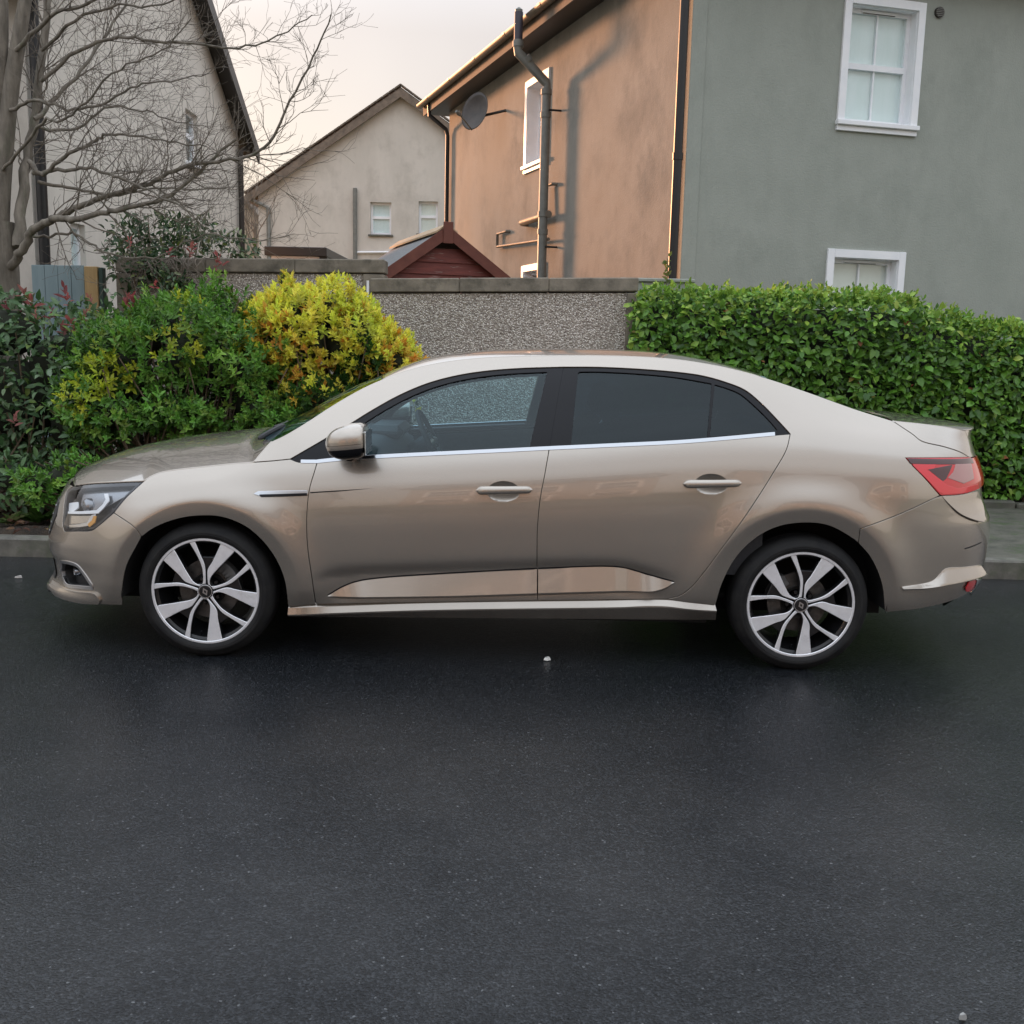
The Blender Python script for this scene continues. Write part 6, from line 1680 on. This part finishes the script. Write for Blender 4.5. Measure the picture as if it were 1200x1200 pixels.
# grille and badge on the nose
panel('grille', np.array([[.0, .47], [.40, .50], [.46, .60], [.42, .655], [.0, .665]]), M_BPL, gap=0, off=.004, flange=.004)
for z0 in (.50, .54, .58, .62):
    panel('grille_bar', np.array([[.06, z0], [.40, z0 + .012], [.40, z0 + .020], [.06, z0 + .009]]), M_CHR, gap=0, off=.008, flange=.004)
panel('lower_intake', np.array([[.0, .27], [.42, .28], [.40, .37], [.0, .38]]), M_BPL, gap=0, off=.004, flange=0)
mb = MB(); bx = float(XF(.57)) - .012
for k in range(4):
    a = [(0, .085), (.058, 0), (0, -.085), (-.058, 0)]; i_ = [(0, .045), (.03, 0), (0, -.045), (-.03, 0)]; j = (k + 1) % 4
    q = [a[k], a[j], i_[j], i_[k]]
    mb.prism([(bx, CY + y, .575 + z) for y, z in q], (-.014, 0, 0))
mb.build('badge', M_CHR, car)

# ---- inner shell behind the panel gaps, floor, wheel housings
zarch = lambda x: np.maximum(np.where(np.abs(x - ARF[0]) < ARF[2] + .03, ARF[1] + np.sqrt(np.maximum((ARF[2] + .03) ** 2 - (x - ARF[0]) ** 2, 0)), .24), np.where(np.abs(x - ARR[0]) < ARR[2] + .03, ARR[1] + np.sqrt(np.maximum((ARR[2] + .03) ** 2 - (x - ARR[0]) ** 2, 0)), .24))
xs = np.linspace(-1.72, 1.75, 90)
low = np.stack([xs - XA + S1, zarch(xs) + .005], 1); low[:, 0] = np.clip(low[:, 0], S1 - .2, S2 + .2)
topc = np.stack([xs - XA + S1, np.minimum(ZB(xs) - .022, np.where(xs < -1.1, ZB(xs) - .06, 9))], 1); topc[:, 0] = low[:, 0]
panel('inner_shell', tidy(np.vstack([low, topc[::-1]])), M_UNDER, gap=0, off=-.034, flange=0, sp=.04, dens=.03)
mb = MB()
mb.box((-1.9, CY - .55, .20), (3.7, 0, 0), (0, 1.10, 0), (0, 0, .10))
mb.box((-.97, CY - .80, .20), (1.88, 0, 0), (0, 1.60, 0), (0, 0, .09))
mb.box((1.75, CY - .60, .34), (.42, 0, 0), (0, 1.2, 0), (0, 0, .1)); mb.box((-2.15, CY - .5, .24), (.5, 0, 0), (0, 1.0, 0), (0, 0, .1))
mb.box((-1.0, CY - .84, .25), (.04, 0, 0), (0, 1.68, 0), (0, 0, .62)); mb.box((-1.10, CY - .66, .25), (.04, 0, 0), (0, 1.32, 0), (0, 0, .60))
mb.box((1.05, CY - .62, .25), (.04, 0, 0), (0, 1.24, 0), (0, 0, .55))
mb.build('underbody', M_UNDER, car)
for cx, cz, r in (ARF, ARR):
    for sd in (1, -1):
        mb = MB(); V = []; K = 26
        for w_ in (.868, .60):
            for k in range(K):
                a = math.pi * (-.02 + 1.04 * k / (K - 1)); V.append((cx + (r + .022) * math.cos(a), CY - sd * w_, cz + (r + .022) * math.sin(a)))
        mb.add(V, [(k, k + 1, K + k + 1, K + k) for k in range(K - 1)] + [tuple(K + k for k in range(K))]); smooth_by_angle(mb.build('wheel_housing', M_UNDER, car))

# ---- cabin
mb = MB(); mb.box((-.95, CY - .70, .30), (2.3, 0, 0), (0, 1.40, 0), (0, 0, .02)); mb.build('cabin_floor', M_UNDER, car)
for sd in (1, -1):
    dc = np.vstack([[(s_, .42) for s_ in np.linspace(S1 + .72, S1 + 2.75, 30)], [(s_, float(ZB(s_ - S1 + XA)) - .012) for s_ in np.linspace(S1 + 2.75, S1 + .72, 30)]])
    panel('door_card', dc, M_DASH, gap=0, off=-.075, flange=0, sp=.05, sides=(sd,))
    mb = MB(); mb.cbox((-.45, CY - sd * .80 - (.06 if sd > 0 else 0), .70), (.62, 0, .02), (0, .06, 0), (0, 0, .05), .015); mb.build('armrest', M_DASH, car)
mb = MB()      # dashboard
prof = [(-1.02, .955), (-.86, .975), (-.70, .955), (-.60, .90), (-.58, .80), (-.66, .62), (-1.02, .55)]
mb.prism([(x, CY - .70, z) for x, z in prof], (0, 1.40, 0)); smooth_by_angle(mb.build('dashboard', M_DASH, car), 50)
mb = MB(); mb.cbox((-.80, CY + .12, .93), (.20, 0, 0), (0, .46, 0), (0, 0, .075), .03); mb.build('instrument_hood', M_DASH, car)
# steering wheel (right-hand drive: far side)
sc_ = np.array([-.46, CY + .36, .90]); ax = np.array([.90, 0, .43]); ax /= np.linalg.norm(ax); u1 = np.array([0, 1.0, 0]); u2 = np.cross(ax, u1)
mb = MB(); a = np.linspace(0, 2 * math.pi, 33); mb.tube([sc_ + .185 * (math.cos(t) * u1 + math.sin(t) * u2) for t in a], .0155, 10, cap=False); sw = smooth_by_angle(mb.build('steering_wheel', M_DASH, car))
mb = MB(); mb.tube([sc_ - ax * .22, sc_ - ax * .02, sc_ + ax * .012], [.03, .06, .055], 16); mb.build('hub', M_DASH, sw)
for t in (0, math.pi, -math.pi / 2):
    mb = MB(); d = math.cos(t) * u1 + math.sin(t) * u2; mb.tube([sc_ + d * .04, sc_ + d * .18], [.024, .016], 8); mb.build('spoke', M_SATIN, sw)
def seat(x, y, wd):
    mb = MB()
    mb.cbox((x - .26, y - wd / 2, .40), (.52, 0, .04), (0, wd, 0), (-.02, 0, .15), .05); mb.build('seat_cushion', M_SEAT, car)
    mb = MB(); mb.cbox((x + .20, y - wd / 2 + .01, .50), (.20, 0, .60), (0, wd - .02, 0), (.13, 0, -.04), .05); mb.build('seat_back', M_SEAT, car)
for sd in (1, -1):
    seat(-.02, CY - sd * .37, .50)
    mb = MB(); mb.cbox((.40, CY - sd * .37 - .12, 1.10), (.05, 0, .17), (0, .24, 0), (.09, 0, -.02), .035); mb.build('headrest', M_SEAT, car)
    mb = MB(); mb.tube([(.40, CY - sd * .37, 1.04), (.45, CY - sd * .37, 1.12)], .008, 6); mb.build('headrest_post', M_SATIN, car)
seat(.86, CY, 1.26)
hdl = loft('headlining', seg(470, 890) + (0, .02, -.055), M_HEAD, pch([0, .5, 1], [.08, .0, -.08]), pch([0, 1], [.03, .03]), 4, back=False)
mb = MB(); mb.box((1.12, CY - .60, .95), (.75, 0, .06), (0, 1.2, 0), (0, 0, .02)); mb.build('parcel_shelf', M_DASH, car)
mb = MB(); mb.cbox((-.60, CY - .11, 1.235), (.02, 0, .015), (0, .22, 0), (-.015, 0, .065), .008); mb.build('interior_mirror', M_BLK, car)

# ---- door mirrors
def mirror(sd):
    c = np.array([*at(411, 517, 4.42)]); c = np.array([c[0], CY - sd * (CY - 4.42), c[2]])
    def ell(z0, z1, mat, name, parent, grow=1.0):
        V, F = [], []; NU, NV = 20, 8
        for j in range(NV + 1):
            z = z0 + (z1 - z0) * j / NV
            rz = math.sqrt(max(1 - (abs(z) / .0755) ** 2.4, 0.0)) ** .9
            for i in range(NU):
                a = 2 * math.pi * i / NU; ca, sa = math.cos(a), math.sin(a)
                x = -.108 * abs(ca) ** .75 * rz if ca < 0 else .072 * abs(ca) ** .28 * (rz ** .35 if rz > 0 else 0)
                y = .118 * np.sign(sa) * abs(sa) ** .72 * rz ** (.55)
                V.append(c + np.array([x * grow + .004 + .10 * (z if z < 0 else z * .25) * 0, -sd * y * grow, z + .012 * (x / .1)]))
        for j in range(NV):
            for i in range(NU): F.append((j * NU + i, j * NU + (i + 1) % NU, (j + 1) * NU + (i + 1) % NU, (j + 1) * NU + i))
        F += [tuple(range(NU))[::-1], tuple(NV * NU + i for i in range(NU))]
        return smooth_by_angle(mesh_obj(name, V, F, mat, parent), 50)
    cap = ell(-.006, .0752, M_PAINT, 'mirror_cap', car)
    band = ell(-.026, -.0075, M_PAINT, 'mirror_band', cap, 1.0)
    ell(-.0745, -.0275, M_BLK, 'mirror_base', cap, .985)
    mb = MB(); mb.cbox(c + (.0725, -.095, -.05), (.006, 0, 0), (0, .19, 0), (0, 0, .10), .003); mb.build('mirror_glass', M_MIRR, cap)
    mb = MB(); q = catmull([c + (-.01, sd * .03, -.062), c + (.0, sd * .10, -.074), np.array([c[0] - .01, CY - sd * .835, c[2] - .068])], 5)
    mb.tube(q, np.linspace(.030, .024, len(q)), 10); smooth_by_angle(mb.build('mirror_arm', M_BLK, cap))
mirror(1); mirror(-1)
# wiper and cowl
cw = loft('cowl', np.array([hood_edge[-1] + (.012, .02, -.012), ws[2] + (.0, .02, -.02), ws[5] + (0, .02, -.03)]), M_BPL, pch([0, 1], [.184, .165]), pch([0, 1], [-.012, -.02]), 2.6, back=False)
for x0, y0, y1 in ((-1.225, -.10, .52), (-1.21, -.62, -.02)):
    mb = MB(); pa = np.array([x0 - .02 + .19 * (y0 / .75) ** 2, CY + y0, 1.000]); pb = np.array([x0 + .02 + .19 * (y1 / .75) ** 2, CY + y1, 1.022])
    mb.tube([pa, (pa + pb) / 2 + (0, 0, .012), pb], .011, 6); mb.build('wiper', M_BPL, car)
mb = MB(); mb.tube(catmull([at(303, 514, 4.78), at(315, 507, 4.85), at(333, 498, 4.98)], 4), [.006] + [.013] * 7 + [.006], 8); mb.build('wiper', M_BPL, car)

# ---- wheels
R_RIM = .2470
LOOP = [(18, -58), (13, -110), (12, -158), (28, -188), (50, -218), (80, -280), (114, -352), (0, 0)]
def arc(a0, a1, r, n): return [(r * math.sin(a), -r * math.cos(a)) for a in np.linspace(a0, a1, n)]
def wheel(hub, sd, spin):
    hx_, hz_ = hub; yo = CY - sd * .883; Rt = .3165; off_in = sd      # sd*1 = towards car inside (+y for near side)
    def W3(px, pz, d): return np.array([hx_ + px, yo + sd * d, hz_ + pz])
    def lathe(prof, seg=64):
        V, F = [], []
        for (r, d) in prof:
            for k in range(seg):
                a = 2 * math.pi * k / seg; V.append(W3(r * math.cos(a), r * math.sin(a), d))
        n = len(prof)
        for i in range(n - 1):
            for k in range(seg):
                q = (i * seg + k, i * seg + (k + 1) % seg, (i + 1) * seg + (k + 1) % seg, (i + 1) * seg + k); F.append(q)
        return V, F
    V, F = lathe([(.240, .012), (.2485, .010), (.2465, .022), (.222, .035), (.205, .085), (.203, .19), (.225, .205), (.236, .205)])
    rim = smooth_by_angle(mesh_obj('wheel', V, F, M_RIMB, car), 40)
    V, F = lathe([(.2445, .016), (.2485, .006), (.256, .0015), (.264, -.001), (.2655, .0005), (.269, -.001), (.280, .001), (.2815, .0035), (.292, .010), (.302, .020), (.3075, .029), (.3120, .037), (.3145, .05), (Rt, .08), (Rt, .094), (Rt - .007, .095), (Rt - .007, .101), (Rt, .102), (Rt, .13), (.3145, .165), (.305, .19), (.28, .205), (.24, .20)])
    ty = smooth_by_angle(mesh_obj('tyre', V, F, M_TYRE, rim), 50)
    k_ = R_RIM / 409.0
    def flat(name, P2, d0, d1, parent, mats, holes=(), bev=.003):
        """polygon in wheel plane (metres), front at depth d0, walls back to d1"""
        P2 = np.array(P2); P2 = P2 if area2(P2) > 0 else P2[::-1]
        Pi = inset(P2, bev)
        V2, T, loops = tri2d(Pi, [inset(np.array(h) if area2(np.array(h)) > 0 else np.array(h)[::-1], -bev)[::-1] for h in holes], .05)
        V = [W3(x, z, d0) for x, z in V2]; F = [tuple(t) if sd > 0 else tuple(t[::-1]) for t in T]; fm = [0] * len(F)
        outer = [P2] + [np.array(h) if area2(np.array(h)) < 0 else np.array(h)[::-1] for h in holes]
        for lp_, ol in zip(loops, outer):
            b = len(V); k = len(lp_); V += [W3(x, z, d0 + bev) for x, z in ol] + [W3(x, z, d1) for x, z in ol]
            for i in range(k):
                j = (i + 1) % k
                f = (lp_[i], lp_[j], b + j, b + i); g = (b + i, b + j, b + k + j, b + k + i)
                F += [f[::-1], g[::-1]] if sd > 0 else [f, g]; fm += [0, 1]
        return mesh_obj(name, V, F, None, parent, mats=mats, fmat=fm)
    # machined outer ring
    n_ = 72; a = np.linspace(0, 2 * math.pi, n_, endpoint=False)
    ring = flat('rim_lip', np.stack([R_RIM * np.cos(a), R_RIM * np.sin(a)], 1), .008, .03, rim, [M_ALLOY, M_RIMB], [np.stack([.2335 * np.cos(a), .2335 * np.sin(a)], 1)])
    for j in range(5):
        rot = math.radians(72 * j) + spin
        c, s_ = math.cos(rot), math.sin(rot)
        def tr(q):      # image coords (x right, y down) -> wheel plane, turned by rot; mirrored on the far side
            x, z = q[0] * k_ , -q[1] * k_
            return ((x * c - z * s_), (x * s_ + z * c))
        Rr = 398
        outl = catmull([(19, -60), (16, -110), (18, -158), (30, -188), (50, -218), (84, -285), (117, -355)], 4).tolist()
        outl += arc(math.atan2(122, 372), math.atan2(222, 308), Rr, 6)
        outl += catmull([(214, -298), (150, -232), (90, -168), (44, -112), (33, -80), (34, -55), (46, -40), (70, -41), (104, -51), (165, -77), (238, -135), (308, -210)], 4).tolist()
        outl += arc(math.atan2(320, 229), math.atan2(343, 193), Rr, 4)
        outl += catmull([(332, -178), (262, -121), (193, -65), (115, -34), (64, -18)], 4).tolist()
        outl += arc(math.atan2(60, 18), math.atan2(20, 58), 57, 6)
        P2 = [tr(q) for q in outl]
        flat('spoke', P2, .0115, .05, rim, [M_ALLOY, M_RIMB], bev=.0022)
        # dark web filling the groove between two loops
        web = [tr(q) for q in (arc(math.radians(-30), math.radians(42), 64, 5) + [(22, -110), (26, -165), (40, -196), (80, -262), (-42, -262), (-10, -196), (2, -165), (0, -110)])]
        flat('spoke_web', web, .0215, .055, rim, [M_RIMB, M_RIMB])
    V, F = lathe([(.0, .006), (.026, .006), (.0305, .009), (.033, .014), (.036, .022), (.042, .03), (.042, .10)], 32); cap = smooth_by_angle(mesh_obj('centre_cap', V, F, M_RIMB, rim), 30)
    V, F = lathe([(.0285, .0075), (.0305, .0068), (.0318, .0085), (.0305, .0105)], 32); mesh_obj('cap_ring', V, F, M_SATIN, cap, smooth=True)
    mb = MB()
    o_ = [(0, .019), (.0125, 0), (0, -.019), (-.0125, 0)]; i_ = [(0, .009), (.0055, 0), (0, -.009), (-.0055, 0)]
    ang = .45
    rt = lambda q: (q[0] * math.cos(ang) - q[1] * math.sin(ang), q[0] * math.sin(ang) + q[1] * math.cos(ang))
    for k in range(4):
        j = (k + 1) % 4; q = [rt(o_[k]), rt(o_[j]), rt(i_[j]), rt(i_[k])]; mb.prism([W3(x, z, .0058) for x, z in q], np.array([0, -sd * .0025, 0]))
    mb.build('cap_emblem', M_SATIN, cap)
    V, F = lathe([(.06, .070), (.075, .062), (.078, .075), (.138, .075), (.138, .095), (.06, .095)], 48); smooth_by_angle(mesh_obj('brake_disc', V, F, M_DISC, rim), 30)
    mb = MB(); s_ = 1 if hx_ < 0 else -1
    for a0 in np.linspace(.15, .95, 6):
        a1 = a0 if s_ > 0 else math.pi - a0
        p = np.array([math.cos(a1), math.sin(a1)]); q = np.array([-p[1], p[0]])
        mb.cbox(W3(*(p * .095 - q * .014), .052), W3(*(p * .052), 0) - W3(0, 0, 0), W3(*(q * .030), 0) - W3(0, 0, 0), W3(0, 0, .06) - W3(0, 0, 0), .004)
    mb.build('brake_caliper', M_IRON, rim)
    for k in range(5):
        a = math.radians(72 * k + 41) + spin; mb = MB(); mb.tube([W3(.057 * math.cos(a), .057 * math.sin(a), .045), W3(.057 * math.cos(a), .057 * math.sin(a), .030)], .0085, 6); mb.build('wheel_bolt', M_RIMB, rim)
    mb = MB(); a = math.radians(-98); mb.tube([W3(.212 * math.cos(a), .212 * math.sin(a), .035), W3(.192 * math.cos(a), .192 * math.sin(a), .022)], .0042, 8); mb.build('valve', M_BLK, rim)
for hub in (HF, HR):
    for sd in (1, -1):
        wheel(hub, sd, 0.0 if hub is HF else -.03)

# ---- small litter on the road
def crumb(name, label, px, py, pts, colr, cat='litter'):
    b = atz(px, py, .004); mb = MB(); n = len(pts)
    V = [b + np.array([x, y, .0]) for x, y in pts] + [b + np.array([x * .8, y * .8, .010 + .004 * (i % 2)]) for i, (x, y) in enumerate(pts)]
    F = [tuple(range(n))[::-1], tuple(range(n, 2 * n))] + [(i, (i + 1) % n, n + (i + 1) % n, n + i) for i in range(n)]
    mb.add(V, F); tag(mb.build(name, simple(name + '_surface', colr, .7), loc=tuple(b)), label, cat)
crumb('paper_scrap', 'small white paper scrap on the road under the car doors', 641, 773, [(-.016, -.01), (.004, -.017), (.018, -.004), (.010, .012), (-.010, .010)], (.75, .74, .70))
crumb('pale_pebble', 'pale pebble on the wet road below the left kerb', 22, 677, [(-.022, -.008), (.0, -.014), (.024, -.004), (.014, .012), (-.014, .010)], (.42, .40, .37), 'pebble')
crumb('white_chip', 'white paint chip at the bottom right corner of the road', 1128, 1194, [(-.009, -.003), (.004, -.005), (.010, .001), (.002, .005), (-.007, .004)], (.30, .30, .29))

# ================================================================== houses across the road (seen as reflections in the car)
M_OPP = render_wall('grey_cream_render', (.36, .34, .31), (.42, .40, .36), (.32, .30, .28))
M_OPP2 = render_wall('grey_brown_render', (.28, .26, .235), (.34, .315, .285), (.25, .235, .215))
def opposite(name, label, x0, x1, Y, mat, ze, zr):
    h = thing(name, label, 'house', ((x0 + x1) / 2, Y, 0))
    f = Frame((x0, Y), (1, 0), (0, 1)); L_ = x1 - x0
    hs = []
    for k in range(3):
        c = L_ * (k + .5) / 3
        for z0, z1 in ((1.0, 2.2), (3.4, 4.6)):
            if k == 1 and z0 < 2: hs.append((c - .5, c + .5, .12, 2.2))
            else: hs.append((c - .6, c + .6, z0, z1))
    wall(h, f, 0, L_, 0, ze, mat, hs)
    for k, q in enumerate(hs):
        window(h, f, *q, rec=.08, style='transom', back=M_DARKROOM, surround=.08)
    mb = MB()
    mb.prism([f.p(-.3, ze, .35), f.p(L_ + .3, ze, .35), f.p(L_ + .3, zr, -3.6), f.p(-.3, zr, -3.6)], (0, 0, .12))
    mb.prism([f.p(-.3, ze, -7.5), f.p(L_ + .3, ze, -7.5), f.p(L_ + .3, zr, -3.61), f.p(-.3, zr, -3.61)], (0, 0, .12))
    mb.build('roof', M_SLATE, h)
    for u, sg in ((0, -1), (L_, 1)):
        fe = Frame(f.p(u, 0), (0, -1), (sg, 0)); wall(h, fe, 0, 7.2, 0, ze, mat, gable=(3.6, zr - .02), name='end_wall')
    return h
opposite('opposite_house', 'cream house across the road, mirrored faintly in the front wing', -15.5, -7.0, -17.5, M_OPP, 5.0, 7.3)
opposite('opposite_house', 'beige house across the road, mirrored faintly in the front door', -3.2, 3.6, -17.5, M_OPP2, 5.0, 7.4)
opposite('opposite_house', 'tan house across the road, mirrored faintly in the rear quarter', 7.5, 15.5, -17.5, M_TAN, 5.0, 7.2)
